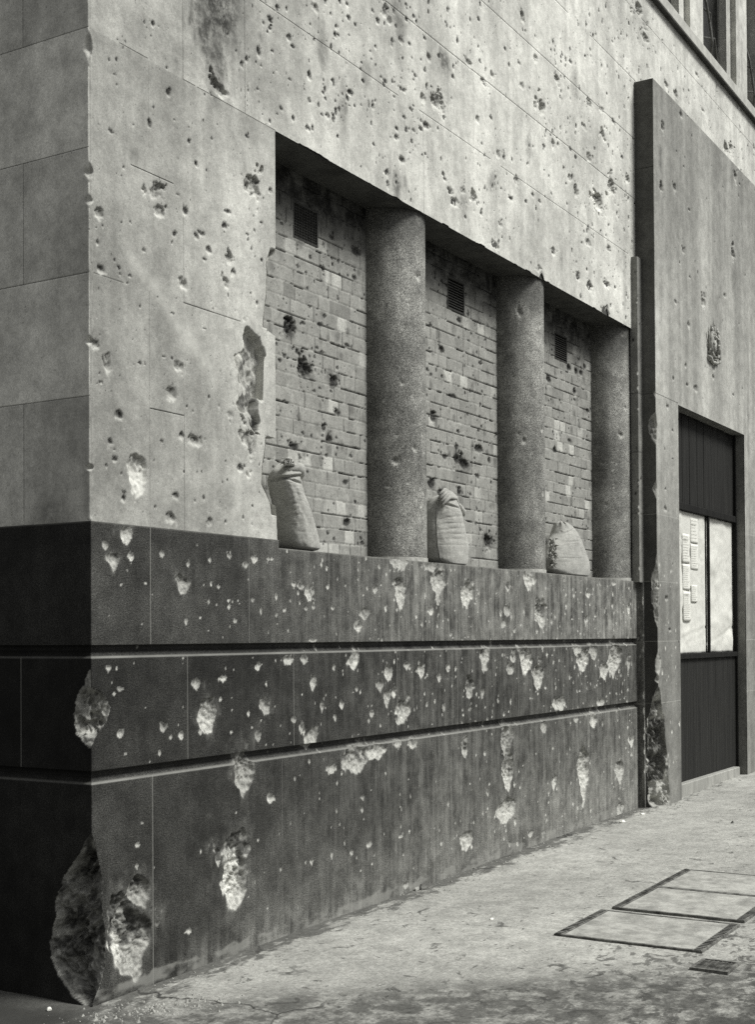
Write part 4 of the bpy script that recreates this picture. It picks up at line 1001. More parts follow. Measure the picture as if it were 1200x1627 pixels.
# --- doorway surround (front slab with its left return)
jx = []
F = Field(lines(-0.165, 9.62 - XP, lambda s: 0.006 if s < 0.7 else 0.013, [0.0, DX0 - XP, DX1 - XP] + tri(1.6) + tri(2.1)), lines(-0.05, PT, 0.009, [DT] + tri(DT + 0.014) + tri(2.49) + tri(1.94) + tri(1.447) + tri(0.94) + tri(5.35) + tri(3.0)))
F.hjoint(DT + 0.014, -9, DX0 - XP, d=0.005, v=0.8)
for z, v in ((2.49, .5), (1.94, .45), (1.447, .55), (0.94, .5)):
    kk = (np.abs(F.Z - z) < 0.0012); F.joint[kk] = 0; F.fresh[kk] = v
F.hjoint(5.35, -9, 0.0, d=0.01, v=0.9)
F.vjoint(1.6, DT, PT, d=0.001, v=0.15); F.vjoint(2.1, DT, PT, d=0.001, v=0.12)
F.tone *= np.interp(F.Z, [0, 1.90, 1.96, 2.47, 2.51, 3.40, 3.50, 4.2, 5.8], [0.40, 0.46, 0.56, 0.60, 0.70, 0.80, 0.82, 0.76, 0.60])
F.tone *= 1 + 0.35 * (fbm(F.S * 7, F.Z * 0.25, 15, 4) - 0.5)
F.tone = np.where(F.S < 0, F.tone * 0.30, F.tone)  # left return painted darker as its shaded side
for i, (x, z, a, b) in enumerate(PORTAL_PITS): F.pit(x - XP, z, min(a, 0.05), min(b, 0.07), 'stone', 600 + i)
for i in range(170):
    s_ = 0.004 + 0.009 * rr.rand() ** 3
    F.pit(rr.uniform(0.02, 3.1), rr.uniform(0.3, PT), s_, s_ * rr.uniform(1, 2.2), 'stone', 5000 + i)
for i in range(36):
    s_ = 0.005 + 0.012 * rr.rand() ** 2
    x_ = rr.uniform(0.02, 0.55); z_ = rr.uniform(0.3, 2.2)
    F.pit(x_, z_, s_, s_ * 1.8, 'granite', 5300 + i)
F.smear(8.75 - XP, 4.95, 0.10, 0.22, 0.5, 4); F.smear(6.62 - XP, 5.45, 0.05, 0.12, 0.5, 5)
F.smear(6.75 - XP, 4.8, 0.04, 0.12, 0.4, 6)
X, Y = wrap_xy(F, XP, YP)
cutL = [[(0, 0.02), (0.06, 0.05), (0.095, 0.18), (0.10, 0.41), (0.095, 0.667), (0.085, 0.874), (0.06, 0.98), (0, 1.08)],
        [(0, 1.14), (0.02, 1.2), (0.018, 1.3), (0, 1.38)], [(0, 1.55), (0.03, 1.65), (0.055, 1.80), (0.065, 1.95), (0.02, 2.05), (0, 2.20)],
        [(0, 2.6), (0.03, 2.7), (0, 2.78)], [(0, 3.05), (0.05, 3.16), (0.055, 3.26), (0, 3.33)], [(0, 3.44), (0.02, 3.48), (0, 3.51)], [(0, 1.10), (0.03, 1.13), (0, 1.2)]]
cutR = [[(0, 0.02), (0.27, 0.06), (0.27, 0.18), (0.235, 0.30), (0.235, 0.41), (0.16, 0.667), (0.15, 0.8), (0.08, 0.94), (0.06, 1.02), (0, 1.1)],
        [(0, 1.14), (0.06, 1.22), (0.07, 1.30), (0, 1.40)], [(0, 1.55), (0.02, 1.65), (0.03, 1.80), (0.06, 1.95), (0.015, 2.05), (0, 2.20)],
        [(0, 2.6), (0.02, 2.7), (0, 2.78)], [(0, 3.05), (0.02, 3.16), (0.03, 3.22), (0, 3.33)], [(0, 3.44), (0.015, 3.48), (0, 3.51)], [(0, 1.10), (0.03, 1.13), (0, 1.2)]]
for i in range(7): corner_cut(F, X, Y, XP, YP, cutL[i], cutR[i], 0.035 if i == 0 else 0.008, 300 + i * 7, 0.75 if i == 0 else 0.25, 0.7)
k = (F.Z > 0.3) & (F.Z < 0.8) & (F.S > -0.08) & (F.S < 0.2) & (F.fresh > 0.2)
F.dark[k] = np.maximum(F.dark[k], 0.8); F.dark[(F.Z < 0.3) & (F.S < 0.28)] *= 0.35
co = np.stack([X, Y, F.Z], -1).reshape(-1, 3)
sc_ = (F.S[:-1, :-1] + F.S[1:, 1:]) / 2; zc_ = (F.Z[:-1, :-1] + F.Z[1:, 1:]) / 2
keep = ~((sc_ > DX0 - XP) & (sc_ < DX1 - XP) & (zc_ < DT))
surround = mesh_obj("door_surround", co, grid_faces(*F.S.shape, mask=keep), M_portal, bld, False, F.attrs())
# thickness of the surround: top, right return and the doorway reveals
q = MB()
q.box(XP + 0.004, 9.618, YP + 0.004, 0.05, PT - 0.02, PT - 0.0005)
q.box(9.55, 9.6195, YP + 0.003, 0.05, -0.05, PT - 0.022)
q.box(DX0 - 0.08, DX0 - 0.0, YP + 0.006, 0.05, -0.05, DT - 0.0)
q.box(DX1 + 0.0, DX1 + 0.3, YP + 0.006, 0.05, -0.05, DT)
q.box(DX0 - 0.08, DX1 + 0.08, YP + 0.006, 0.05, DT + 0.0, DT + 0.1)
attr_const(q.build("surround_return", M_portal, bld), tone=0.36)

# carved coat of arms over the door
cr = MB(); cx_, cz_, y0_ = 8.03, 4.175, YP
cr.prism([(cx_ - .055, cz_ + .045), (cx_ + .055, cz_ + .045), (cx_ + .058, cz_ - .02), (cx_ + .035, cz_ - .065), (cx_, cz_ - .09), (cx_ - .035, cz_ - .065), (cx_ - .058, cz_ - .02)], y0_ - .028, y0_ + .002)
cr.tube([(cx_ - .035, y0_ - .03, cz_ + .06), (cx_ + .035, y0_ - .03, cz_ + .06)], .014)
for dx in (-.034, -.012, .012, .034): cr.blob((cx_ + dx, y0_ - .022, cz_ + .085 + .01 * (abs(dx) < .02)), (.012, .012, .022), 6)
cr.blob((cx_, y0_ - .022, cz_ + .13), (.02, .014, .03), 6, 3, .4)
cr.tube([(cx_ + .012, y0_ - .02, cz_ + .15), (cx_ + .006, y0_ - .012, cz_ + .215)], [.008, .003], 6)
for s_ in (-1, 1):
    P_ = lambda a, b, c=0: (cx_ + s_ * a, y0_ - .02 - c, cz_ + b)
    cr.tube([P_(.11, -.09), P_(.125, -.03), P_(.11, .03), P_(.10, .075), P_(.085, .105)], [.022, .026, .030, .024, .018], 8)
    cr.blob(P_(.085, .115, .005), (.024, .018, .02), 7, 4, .3)
    cr.tube([P_(.10, .045, .012), P_(.07, .055, .016), P_(.05, .04, .018)], [.012, .010, .008], 6)
    cr.tube([P_(.10, .0, .012), P_(.075, -.005, .018), P_(.058, -.02, .018)], [.012, .010, .008], 6)
    cr.tube([P_(.115, -.08), P_(.09, -.11, .01), P_(.07, -.125, .012)], [.018, .013, .009], 6)
    cr.tube([P_(.125, -.06), P_(.145, -.085, .004), P_(.14, -.125, .008)], [.016, .012, .009], 6)
    cr.tube([P_(.13, -.05), P_(.165, -.01), P_(.155, .05), P_(.175, .09)], [.008, .007, .006, .009], 6)
    cr.tube([P_(.09, .135), P_(.10, .16)], [.009, .004], 6)
pts = [(cx_ + t, y0_ - .018 - .006 * math.sin(t * 40), cz_ - .135 - .04 * math.cos(t / .17 * 1.5)) for t in np.linspace(-.17, .17, 18)]
cr.tube(pts, [.008 + .010 * abs(math.sin(i * .9)) for i in range(18)], 6)
for i in range(22):
    a_ = random.uniform(-.14, .14); b_ = random.uniform(-.15, .10)
    cr.blob((cx_ + a_, y0_ - .012, cz_ + b_), (random.uniform(.006, .014), .012, random.uniform(.006, .018)), 5, i, .5)
tag(cr.build("coat_of_arms", M_crest, bld, True), "weathered carved royal arms")

# --- boarded doorway
YD = -0.060
door = empty("boarded_door"); door.parent = bld
b = MB(); x = DX0; i = 0
while x < DX1 - 0.012:                                           # upper planks
    w_ = [0.26, 0.17, 0.19, 0.22, 0.2, 0.24, 0.21, 0.23, 0.3, 0.3][i % 10]; x2 = min(x + w_, DX1 - 0.001)
    yo = random.uniform(0, 0.008)
    b.box(x + (0.010 if 2 < i < 6 else 0.001), x2, YD + yo, YD + 0.03 + yo, 2.665, DT - 0.002, 0.002); x = x2; i += 1
b.build("upper_boards", M_wood, door)
b = MB()
for k_ in range(3):
    xa = DX0 + (DX1 - DX0) * k_ / 3; xb_ = DX0 + (DX1 - DX0) * (k_ + 1) / 3
    b.box(xa + 0.0008, xb_ - 0.0008, YD + 0.0008 * (k_ % 2), YD + 0.03, 0.20, 1.283, 0.002)
b.build("lower_boards", M_wood, door)
MB().box(DX0 + .001, DX1 - .03, YD - 0.022, YD + 0.012, 2.600, 2.664, 0.004).build("upper_rail", M_rail, door)
MB().box(DX0 + .001, DX1 - .03, YD - 0.028, YD + 0.012, 1.284, 1.330, 0.004).build("lower_rail", M_rail, door)
MB().box(8.157, 8.192, YD - 0.014, YD + 0.008, 1.331, 2.599, 0.003).build("glazing_bar", M_rail, door)
MB().box(DX1 - .029, DX1 - .002, YD - 0.020, YD + 0.010, 0.20, DT - .003, 0.003).build("door_post", M_rail, door)
MB().box(DX0, DX1, YD + 0.031, YD + 0.06, -0.02, DT).build("backing_board", M_black, door)
st = MB(); st.box(DX0 + 0.002, DX1 - 0.10, -0.118, YD + 0.029, 0.03, 0.205, 0.008)
st.build("doorstep", M_step, bld)

# crumpled sheets behind the glazing bars, pinned notices
def sheet(x0, x1, z0, z1, seed, label):
    g = Field(lines(x0, x1, 0.02), lines(z0, z1, 0.02))
    u = (g.S - x0) / (x1 - x0); v = (g.Z - z0) / (z1 - z0)
    w = 0.045 * np.abs(fbm(g.S * 1.6 + g.Z * 1.2, g.Z * 3.4 - g.S, seed, 4) - 0.5) * 2 + 0.012 * np.abs(fbm(g.S * 5, g.Z * 4 + g.S * 3, seed + 4, 3) - 0.5)
    w = np.minimum(w, 0.036) * sm(0, 0.06, u) * sm(1, 0.94, u)
    if seed == 3: w = np.where((g.S > 7.42) & (g.S < 7.95), np.minimum(w, 0.012), w)
    crease = 0.012 * np.exp(-((g.Z - (z0 + 0.08 + 0.16 * u)) / 0.012) ** 2)
    Y_ = YD + 0.022 - w * 0.8 + crease * 0.6
    o = mesh_obj("paper_sheet", np.stack([g.S, Y_, g.Z], -1).reshape(-1, 3), grid_faces(*g.S.shape), M_sheet, None, True)
    so = o.modifiers.new("thick", 'SOLIDIFY'); so.thickness = 0.001
    tag(o, label, "paper sheet", "big white sheets over the door panel"); return o
sheet(DX0 + 0.005, 8.156, 1.331, 2.599, 3, "crumpled white sheet behind the left half of the door panel, carrying the pinned notices")
sheet(8.193, DX1 - 0.03, 1.331, 2.599, 9, "bare crumpled white paper sheet filling the right half of the boarded door panel")
def notice(x0, x1, z0, z1, rows, label, bold=()):
    r_ = random.Random(int(z0 * 1000 + x0 * 77))
    yb = YD + 0.0125
    n_ = empty("notice", ((x0 + x1) / 2, yb, z0))
    P = MB(); nx = 6; nz = 10
    for i in range(nz + 1):
        for j in range(nx + 1):
            u = j / nx; v = i / nz
            P.v.append((x0 + (x1 - x0) * u - n_.location.x, -0.0045 * math.sin(u * 3.1) * (1 - v) - 0.002, (z1 - z0) * v))
    for i in range(nz):
        for j in range(nx): a = i * (nx + 1) + j; P.f.append([a, a + 1, a + nx + 2, a + nx + 1])
    o = P.build("page", M_paper, n_, True)
    o.modifiers.new("thick", 'SOLIDIFY').thickness = 0.0008
    T = MB()
    for k in range(rows):
        z = (z1 - z0) * (0.93 - 0.86 * k / rows)
        x = x0 + 0.02; end = x1 - 0.02 - r_.random() * (x1 - x0) * 0.3
        while x < end:
            l = r_.uniform(0.008, 0.03)
            hh = 0.0035 if k not in bold else 0.012
            T.box(x - n_.location.x, min(x + l, end) - n_.location.x, -0.0088, -0.0080, z - hh, z); x += l + 0.008
    T.build("print", M_ink, n_)
    return tag(n_, label, "notice", "notices pinned on the white sheet")
notice(7.455, 7.66, 2.14, 2.40, 9, "uppermost notice of the left column pinned on the white sheet, black mark at its head", (1,))
notice(7.46, 7.665, 1.90, 2.13, 10, "middle notice of the left column pinned on the white sheet")
notice(7.47, 7.675, 1.62, 1.885, 12, "longest notice, lowest of the left column on the white sheet, bold marks at its head", (0,))
notice(7.69, 7.90, 2.33, 2.555, 6, "topmost notice of the right column pinned on the white sheet, close under the top rail", (1,))
notice(7.69, 7.905, 2.09, 2.32, 9, "second notice down in the right column pinned on the white sheet")
notice(7.70, 7.875, 1.795, 1.95, 7, "smallest notice, hanging lowest in the right column on the white sheet")

# --- upper storey: sill course, piers, windows
MB().box(6.0, 10.4, -0.052, 0.30, TOPW, TOPW + 0.105, 0.006).build("sill_course", M_step, bld)
MB().box(6.0, 10.4, -0.047, -0.004, TOPW - 0.006, TOPW - 0.0005).build("sill_shade_strip", M_soffit, bld)  # dark strip standing in for the shade under the sill
bpy.data.objects["sill_course"].data.materials[0] = mat_plain("sill_stone", 0.46, 0.92, 8, 0.2)
PITCH = 1.515
for k in (-1, 0, 1):
    xr_ = 8.377 + PITCH * k
    P1 = MB().box(xr_ - 0.40, xr_, 0.0, 0.3, TOPW + 0.105, 9.2)
    po_ = attr_const(P1.build("window_pier", M_stone, bld), tone=1.0)
    for xs_ in (xr_ - 0.555, xr_):
        attr_const(MB().box(xs_, xs_ + 0.155, 0.055, 0.3, TOPW + 0.105, 9.2).build("pier_step", M_stone, po_), tone=1.0)
lw = MB(); lw.box(-0.0, 6.46, 0.0, 0.3, TOPW, 9.2); lw.box(0.0, 10.4, 0.0, 0.3, 9.2, 10.2)
attr_const(lw.build("upper_wall", M_stone, bld), tone=1.0)
for k in (-1, 0, 1):
    xa = 8.377 + PITCH * k + 0.155; xb_ = 8.377 + PITCH * (k + 1) - 0.555
    if k == -1: pass
    wd = MB()
    wd.box(xa, xa + 0.04, 0.13, 0.17, TOPW + 0.105, 9.2); wd.box(xb_ - 0.04, xb_, 0.13, 0.17, TOPW + 0.105, 9.2)
    wd.box(xa + 0.04, xb_ - 0.04, 0.132, 0.168, TOPW + 0.105, TOPW + 0.16)
    wd.box(xa + 0.04, xb_ - 0.04, 0.135, 0.165, 8.1, 8.15)
    wo = wd.build("window_frame", M_frame, bld)
    mesh_obj("window_glass", [(xa, .155, TOPW + .1), (xb_, .155, TOPW + .1), (xb_, .155, 9.2), (xa, .155, 9.2)], [[0, 1, 2, 3]], M_glass, wo)
    bt = MB()
    bt.tube([(xa + .02, .10, 7.9), (xa + .05, .03, 7.62), (xa + .12, .02, 7.45), (xa + .10, -.01, 7.25), (xa + .22, .05, 7.12)], .012, 6)
    bt.tube([(xa + .03, .12, 7.62), (xa + .2, .04, 7.58), (xa + .42, .09, 7.44)], .012, 6)
    bt.tube([(xa + .05, .10, 7.30), (xa + .28, .02, 7.35), (xa + .5, .06, 7.2)], .010, 6)
    bt.build("bent_glazing_bar", M_frame, wo)
    if k == 1:
        pass
# carcass so the building has depth: side wall above, roof, back
bd = MB()
bd.box(0.0, 0.3, 0.301, 2.6, TOPW, 10.2)
bd.box(0.001, 12.4, 2.601, 8.0, 0.0, 10.2)
bd.box(10.401, 12.4, 0.0, 2.6, 0.0, 10.2)
bd.box(9.7, 10.4, 0.02, 0.3, 0.0, 6.0)
attr_const(bd.build("rear_block", M_stone, bld), tone=0.9)
MB().box(0.3, 10.4, 0.3, 2.6, 10.0, 10.2).build("roof", M_roof, bld)
MB().box(0.35, 10.3, 0.9, 1.0, 6.9, 10.0).build("room_back", M_room, bld)

# ------------------------------------------------------------------ sandbags
def sandbag(levels, yc, seed, label, folds, seam=False):
    r_ = np.random.RandomState(seed)
    L = np.array(levels)[::-1] if levels[0][0] > levels[-1][0] else np.array(levels)
    L = L[np.argsort(L[:, 0])]
    z0, z1 = L[0, 0], L[-1, 0]
    nz, na = 150, 160
    t = np.linspace(0, 1, nz); zs_ = z0 + (z1 - z0) * (1 - (1 - t) ** 1.35)
    th = np.linspace(0, 2 * math.pi, na, endpoint=False)
    def ip(c): return np.interp(zs_, L[:, 0], L[:, c])
    def smo(a):
        k = np.ones(9) / 9; return np.convolve(np.pad(a, 4, 'edge'), k, 'valid')
    xc, rx, ry = smo(ip(1)), smo(ip(2)), smo(ip(3))
    cap = np.clip((z1 - zs_) / 0.02, 0, 1) ** 0.5; base = np.clip((zs_ - z0) / 0.012, 0, 1) ** 0.5 * 0.2 + 0.8
    T, ZZ = np.meshgrid(th, zs_)
    c_, s_ = np.cos(T), np.sin(T)
    e = 0.82
    cx2 = np.sign(c_) * np.abs(c_) ** e; sx2 = np.sign(s_) * np.abs(s_) ** e
    h = (ZZ - z0) / (z1 - z0)
    amp = 0.013 * (fbm(T * 1.3 + seed, h * 3, seed, 3) - 0.5) * 2
    wr = np.zeros_like(T)
    for (hc, tc, wd, dep, tw) in folds:      # horizontal creases: height, angle centre, angular width, depth, tilt
        dt = (T - tc + math.pi) % (2 * math.pi) - math.pi
        g = np.exp(-(dt / wd) ** 2)
        hh = hc + tw * dt
        dep = dep * (0.33 if dep < 0.011 else 0.9)
        wr -= dep * g * np.exp(-((h - hh) / 0.013) ** 2)
        wr += dep * 0.4 * g * np.exp(-((h - hh - 0.03) / 0.02) ** 2)
    fine = -np.abs(fbm(T * 2.2, h * 26, seed + 7, 3) - 0.5) * 0.005 * sm(0.1, 0.3, h)
    # gathered mouth near the top: vertical pleats
    pl_ = 0.10 * np.sin(T * 9 + 3 * fbm(T, h * 5, seed, 2)) * sm(0.84, 0.97, h)
    k = (1 + pl_) 
    R1 = rx[:, None] * cap[:, None] * base[:, None] * k; R2 = ry[:, None] * cap[:, None] * base[:, None] * k
    X = xc[:, None] + cx2 * (R1 + amp + wr + fine); Y = yc + sx2 * (R2 + (amp + wr + fine) * 0.9)
    Y = np.minimum(Y, BRY - 0.004 + 0 * Y)
    Zz = ZZ + 0.012 * (fbm(T, h * 2, seed + 2, 2) - 0.5) * sm(0.7, 1, h)
    co = np.stack([X, Y, Zz], -1).reshape(-1, 3)
    f = []
    idx = np.arange(nz * na).reshape(nz, na)
    a = idx[:-1]; b_ = np.roll(idx, -1, 1)[:-1]; c = np.roll(idx, -1, 1)[1:]; d = idx[1:]
    f = np.stack([a, b_, c, d], -1).reshape(-1, 4)
    root = empty("sandbag", (float(xc[0]), yc, SILL))
    dark = np.zeros(co.shape[0])
    if seam:
        dt = np.abs(((T - seam[0] - seam[1] * h + math.pi) % (2 * math.pi)) - math.pi)
        dark = np.maximum(dark, 0.0) ; X2 = sm(0.05, 0.0, dt)
        co = co + (np.stack([cx2 * 0.006 * X2, sx2 * 0.006 * X2, 0 * X2], -1)).reshape(-1, 3)
        dark = (sm(0.045, 0.03, np.abs(dt - 0.06)) * 0.0 + sm(0.03, 0.0, np.abs(dt - 0.055)) * 0.6).ravel()
    co = co - np.array([xc[0], yc, SILL])
    o = mesh_obj("sack", co, f, M_sack, root, True, dict(dark=dark))
    tag(root, label, "sandbag", "sandbags standing on the window ledge")
    return root, lambda x, y, z: (x - xc[0], y - yc, z - SILL)

B1 = [(1.95, 1.687, 0.087, 0.096), (1.972, 1.679, 0.115, 0.1), (2.03, 1.659, 0.109, 0.1), (2.126, 1.622, 0.088, 0.098), (2.221, 1.586, 0.082, 0.092), (2.283, 1.553, 0.079, 0.089), (2.314, 1.539, 0.074, 0.084), (2.347, 1.548, 0.07, 0.079), (2.382, 1.571, 0.055, 0.062), (2.403, 1.591, 0.021, 0.023)]
B2 = [(1.94, 3.325, 0.127, 0.1), (1.968, 3.321, 0.198, 0.1), (2.054, 3.314, 0.209, 0.1), (2.171, 3.291, 0.185, 0.1), (2.268, 3.271, 0.152, 0.1), (2.326, 3.26, 0.107, 0.093), (2.358, 3.264, 0.083, 0.072), (2.385, 3.256, 0.035, 0.03)]
B3 = [(1.942, 5.257, 0.262, 0.1), (1.97, 5.239, 0.36, 0.1), (2.064, 5.229, 0.345, 0.1), (2.157, 5.207, 0.267, 0.1), (2.25, 5.191, 0.14, 0.096), (2.32, 5.169, 0.088, 0.061), (2.359, 5.128, 0.028, 0.019)]
FR = -math.pi / 2 - 0.55       # angle facing the street and the left
r1, l1 = sandbag(B1, 0.118, 61, "tallest sandbag, leaning on the chipped left jamb with its tied mouth folded over", [(0.80, FR, 1.1, 0.030, 0.03), (0.76, FR + .3, .9, 0.012, -0.03), (0.50, FR - .4, .5, .008, .05), (0.44, FR - .4, .4, .008, .04), (0.55, FR - .5, .4, .007, .06), (0.38, FR - .3, .4, .006, .03), (0.2, FR, .6, .004, .0)])
r2, l2 = sandbag(B2, 0.118, 62, "middle sandbag beside the first column, stitched seam down its side and folded pleated top", [(0.66, FR + .2, .6, .009, .05), (0.58, FR + .3, .6, .008, .04), (0.5, FR + .2, .7, .008, .05), (0.43, FR + .4, .5, .007, .02), (0.36, FR + .2, .6, .006, .03), (0.28, FR + .3, .5, .006, .02), (0.82, FR + .1, .8, .012, -.04)], (FR - .55, -0.25))
r3, l3 = sandbag(B3, 0.118, 63, "rightmost slumped sandbag with a frayed tied mouth on its left, beside the middle column", [(0.78, FR, .7, .010, .08), (0.6, FR + .2, .6, .006, .05), (0.3, FR, .7, .006, .03)])

# tied mouths and fold flaps
def flap(root, loc, pts_list, rad, name="fold"):
    m = MB()
    for pts in pts_list: m.tube([loc(*p) for p in pts], rad, 8)
    return attr_const_dark(m.build(name, M_sack, root, True))
def attr_const_dark(o):
    a_ = o.data.attributes.new("dark", 'FLOAT', 'POINT'); a_.data.foreach_set("value", [0.0] * len(o.data.vertices)); return o
zt = B1[-1][0]; xt_ = B1[-1][1]
flap(r1, l1, [[(xt_ - .09, .065, zt - .06), (xt_ - .03, .06, zt - .034), (xt_ + .025, .07, zt - .036), (xt_ + .045, .08, zt - .062), (xt_ + .035, .09, zt - .10)]], [.016, .030, .034, .030, .012], "folded_mouth")
tf = MB(); rq = random.Random(4)
for i in range(26):
    a = rq.uniform(-1, 1)
    p0 = (xt_ - .085 + a * .03, .06 + rq.uniform(-.02, .02), zt - .03)
    tf.tube([l1(*p0), l1(p0[0] - rq.uniform(.0, .05), p0[1] - .01, p0[2] + rq.uniform(0, .035)), l1(p0[0] - rq.uniform(.02, .08), p0[1] - .015, p0[2] + rq.uniform(-.01, .03))], [.006, .004, .002], 5)
attr_const_dark(tf.build("frayed_mouth", M_sack, r1, True))
zt2 = B2[-1][0]; xt2 = B2[-1][1]
fl = []
for i in range(4):
    o_ = i * .022
    fl.append([(xt2 - .15 + o_ * .3, .03 + o_ * .5, zt2 - .085 + o_), (xt2 - .07, .025 + o_ * .5, zt2 - .03 + o_ * .7), (xt2 + .04, .04 + o_ * .4, zt2 - .025 + o_ * .4), (xt2 + .14, .07, zt2 - .07 - o_ * .2)])
flap(r2, l2, fl, [.008, .013, .014, .010], "pleated_top")
flap(r2, l2, [[(xt2 + .12, .06, zt2 - .06), (xt2 + .17, .055, zt2 - .10), (xt2 + .16, .05, zt2 - .13)]], [.014, .022, .010], "folded_ear")
tf = MB(); rq = random.Random(9); cb = (4.835, 0.05, 2.10)
for i in range(70):
    d = Vector((rq.uniform(-1, .4), rq.uniform(-1, .2), rq.uniform(-1, 1))).normalized()
    s_ = Vector((cb[0] + rq.uniform(-.03, .02), cb[1] + rq.uniform(-.01, .03), cb[2] + rq.uniform(-.10, .10)))
    e_ = s_ + d * rq.uniform(.015, .04)
    tf.tube([l3(*s_), l3(*((s_ + e_) / 2 + Vector((0, 0, .006)))), l3(*e_)], [.008, .006, .003], 5)
attr_const_dark(tf.build("frayed_mouth", M_sack, r3, True))

# ------------------------------------------------------------------ pavement
def gz(x, y): return 0.0134 * x
xs = np.unique(np.concatenate([np.linspace(-120, -6, 12), lines(-6, 14, 0.04), np.linspace(14, 140, 12)]))
ys = np.unique(np.concatenate([lines(-2.752, 0.6, 0.04), np.linspace(0.6, 120, 12)]))
GX, GY = np.meshgrid(xs, ys)
near = sm(16, 10, np.abs(GX)) * sm(8, 5, np.abs(GY))
GZ = gz(GX, GY) * 1.0 + near * (0.010 * (fbm(GX * 1.2, GY * 1.2, 3, 3) - 0.5) + 0.003 * (fbm(GX * 8, GY * 8, 5, 2) - 0.5))
o = mesh_obj("pavement", np.stack([GX, GY, GZ], -1).reshape(-1, 3), grid_faces(*GX.shape), M_pave, None, True)
tag(o, kind="structure")

xk = -2.75  # kerb and dark road added out of view to cut bounced light
kb = MB()
for i in range(-30, 60):
    x0_ = i * 0.92; kb.box(x0_, x0_ + 0.912, xk - 0.15, xk, gz(x0_, 0) - 0.3, gz(x0_ + .46, 0) + 0.012, 0.01)
tag(kb.build("kerb", M_step), kind="structure")
rd = mesh_obj("road", [(-120, -120, -120 * .0134 - .11), (140, -120, 140 * .0134 - .11), (140, xk - .15, 140 * .0134 - .11), (-120, xk - .15, -120 * .0134 - .11)], [[0, 1, 2, 3]], mat_plain("road_asphalt", 0.05, 0.9, 3, 0.3, 120))
tag(rd, kind="structure")

def cover(name, x0, x1, y0, y1, bars, label, group):
    cxx, cyy = (x0 + x1) / 2, (y0 + y1) / 2
    root = empty(name, (cxx, cyy, gz(cxx, cyy) + 0.0))
    sl_ = 0.0134
    def P(x, y, z): return (x - cxx, y - cyy, (x - cxx) * sl_ + z)
    def bar(m, xa, xb, ya, yb, h0, h1):
        b0 = len(m.v)
        for z in (h0, h1):
            for (x, y) in ((xa, ya), (xb, ya), (xb, yb), (xa, yb)): m.v.append(P(x, y, z))
        for q in ((3, 2, 1, 0), (4, 5, 6, 7), (0, 1, 5, 4), (1, 2, 6, 5), (2, 3, 7, 6), (3, 0, 4, 7)): m.f.append([b0 + t for t in q])
    wx, wy = 0.044, 0.018
    fr = MB()
    bar(fr, x0, x1, y1 - wx, y1, -.02, .011); bar(fr, x0, x1, y0, y0 + wx, -.02, .011)
    bar(fr, x0, x0 + wy, y0 + wx, y1 - wx, -.02, .011); bar(fr, x1 - wy, x1, y0 + wx, y1 - wx, -.02, .011)
    for bx in bars: bar(fr, bx - .020, bx + .020, y0 + wx, y1 - wx, -.02, .011)
    # raised ribs on the frame
    n = int((x1 - x0) / 0.03)
    for i in range(n):
        x = x0 + (i + .2) * (x1 - x0) / n
        bar(fr, x, x + .014, y1 - wx + .008, y1 - .006, .0112, .0145); bar(fr, x, x + .014, y0 + .006, y0 + wx - .006, .0112, .0145)
    fr.build("iron_frame", M_iron, root)
    ed = [x0 + wy] + [q for b in bars for q in (b - .020, b + .020)] + [x1 - wy]
    for i in range(0, len(ed), 2):
        m = MB(); bar(m, ed[i] + .004, ed[i + 1] - .004, y0 + wx + .004, y1 - wx - .004, -.02, .0095)
        m.build("concrete_panel", M_cover, root)
    return tag(root, label, "pavement cover", group)
cover("pavement_cover", 2.00, 2.625, -1.905, -1.165, [], "single panel concrete filled cover in a ribbed iron frame, the nearer one", "iron framed covers in the pavement")
cover("pavement_cover", 2.705, 3.93, -1.905, -1.195, [3.335], "two panel concrete filled cover in a ribbed iron frame, the farther one", "iron framed covers in the pavement")
gr = empty("drain_grate", (1.79, -2.03, 0.024))
m = MB(); m.box(-.10, .10, -.085, -.070, -.02, .012).box(-.10, .10, .070, .085, -.02, .012).box(-.10, -.085, -.070, .070, -.02, .012).box(.085, .10, -.070, .070, -.02, .012)
for i in range(1, 9): m.box(-.085 + .17 * i / 9 - .004, -.085 + .17 * i / 9 + .004, -.070, .070, -.01, .010)
for i in range(1, 7): m.box(-.085, .085, -.07 + .14 * i / 7 - .003, -.07 + .14 * i / 7 + .003, -.012, .008)
m.build("grating", M_iron, gr)
mesh_obj("hollow", [(-.09, -.08, .0065), (.09, -.08, .0065), (.09, .08, .0065), (-.09, .08, .0065)], [[0, 1, 2, 3]], M_black, gr)
tag(gr, "small square iron grating let into the stained pavement near the covers", "drain")

def scrap(name, x, y, w, d, label, cat, mat, seed, hgt=0.012, group=None):
    r_ = random.Random(seed); m = MB(); n = 9
    m.v.append((0, 0, hgt))
    for ring, rr_ in ((0, .55), (1, 1.0)):
        for i in range(n):
            a = 2 * math.pi * i / n; k = rr_ * r_.uniform(.7, 1.15)
            m.v.append((w * k * math.cos(a), d * k * math.sin(a), hgt * (r_.uniform(.4, 1.3) if ring == 0 else r_.uniform(-.1, .45))))
    for i in range(n):
        j = (i + 1) % n
        m.f.append([0, 1 + i, 1 + j]); m.f.append([1 + i, 1 + n + i, 1 + n + j, 1 + j])
    b0 = len(m.v)
    for i in range(n): v = m.v[1 + n + i]; m.v.append((v[0], v[1], -0.004))
    for i in range(n): j = (i + 1) % n; m.f.append([1 + n + i, b0 + i, b0 + j, 1 + n + j])
    m.f.append([b0 + i for i in range(n)][::-1])
    o = m.build(name, mat, None); o.location = (x, y, gz(x, y) + 0.004)
    return tag(o, label, cat, group)
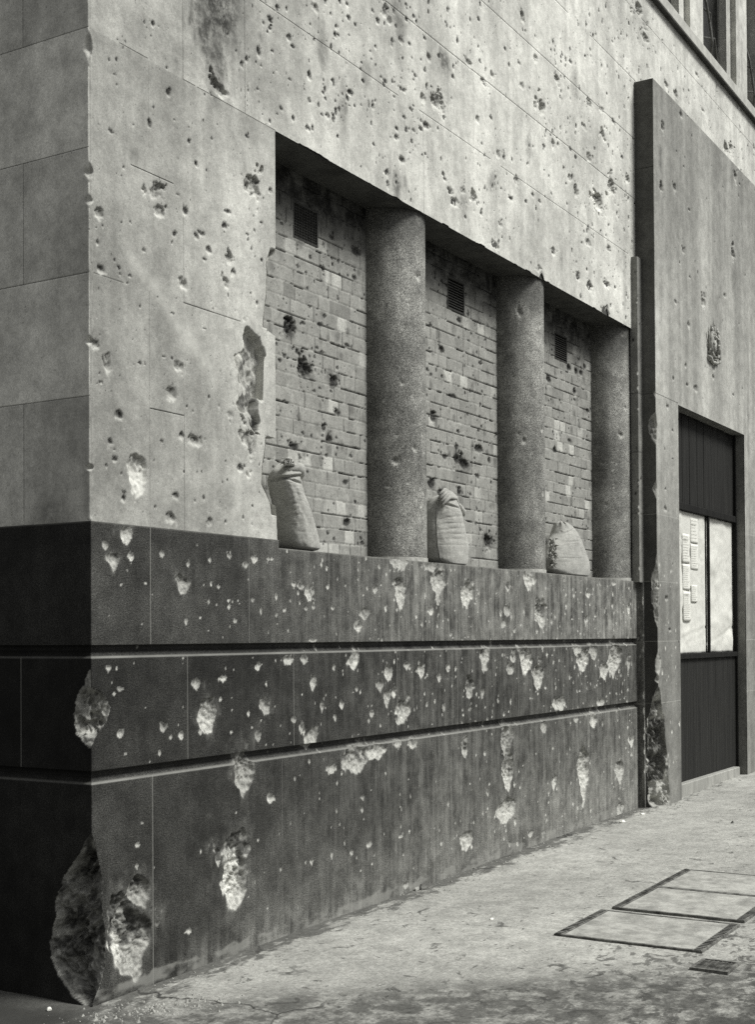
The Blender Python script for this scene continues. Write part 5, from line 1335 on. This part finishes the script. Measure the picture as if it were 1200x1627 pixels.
scrap('paper_scrap', 5.618, -0.162, 0.035, 0.02, 'white torn paper scrap on the pavement just left of the doorway surround', 'paper scrap', M_scrap, 990, 0.012)
scrap('paper_scrap', 6.058, -0.164, 0.028, 0.012, 'smaller pale paper scrap in the dirt at the foot of the pilaster', 'paper scrap', M_scrap, 1022, 0.006)
scrap('paper_scrap', 2.179, -0.739, 0.02, 0.008, 'tiny pale paper scrap alone on the open pavement left of the covers', 'paper scrap', M_scrap, 782, 0.004)
scrap('stone_chip', 2.709, -0.034, 0.03, 0.02, 'dark stone chip lying against the granite foot below the middle sandbag', 'stone chip', M_iron, 672, 0.02)
scrap('stone_chip', 2.664, -0.02, 0.02, 0.015, 'small stone chip beside the dark one at the granite foot', 'stone chip', M_step, 645, 0.014)
scrap('stone_chip', -0.118, 0.125, 0.012, 0.01, 'small white stone chip in the shade of the side wall', 'stone chip', M_scrap, 77, 0.008)
scrap('stone_chip', 5.92, -0.919, 0.016, 0.012, 'dark pebble on the pavement right of the doorstep', 'stone chip', M_iron, 1165, 0.014)
m = MB(); rq = random.Random(77)
def chip(x, y, r):
    b0 = len(m.v); z = gz(x, y) + r * 0.25; n = 5
    m.v.append((x + rq.uniform(-.3, .3) * r, y + rq.uniform(-.3, .3) * r, z + r * rq.uniform(.4, .9)))
    for i in range(n):
        a = 6.283 * i / n + rq.uniform(-.4, .4); k = r * rq.uniform(.6, 1.3)
        m.v.append((x + k * math.cos(a), y + k * math.sin(a), z - r * .4))
    for i in range(n): m.f.append([b0, b0 + 1 + i, b0 + 1 + (i + 1) % n])
    m.f.append([b0 + 1 + i for i in range(n)][::-1])
for i in range(900):
    x = rq.uniform(0.0, 6.9); y = -abs(rq.gauss(0, 0.10)) - 0.01 if x < 6.4 else -0.19 - abs(rq.gauss(0, 0.08))
    chip(x, y, 0.002 + 0.007 * rq.random() ** 4)
for i in range(380):
    a = rq.gauss(0, 0.20); b_ = rq.gauss(0, 0.06)
    chip(0.12 + a * 0.8 + b_ * 0.3, -0.26 - a * 0.45 + b_, 0.0025 + 0.011 * rq.random() ** 4)
for i in range(500): chip(rq.uniform(0, 9), rq.uniform(-2.6, 0), 0.0015 + 0.004 * rq.random() ** 4)
tag(m.build("stone_rubble", M_step), "pale crushed stone chips scattered on the pavement below the broken corner", "rubble", kind="stuff")
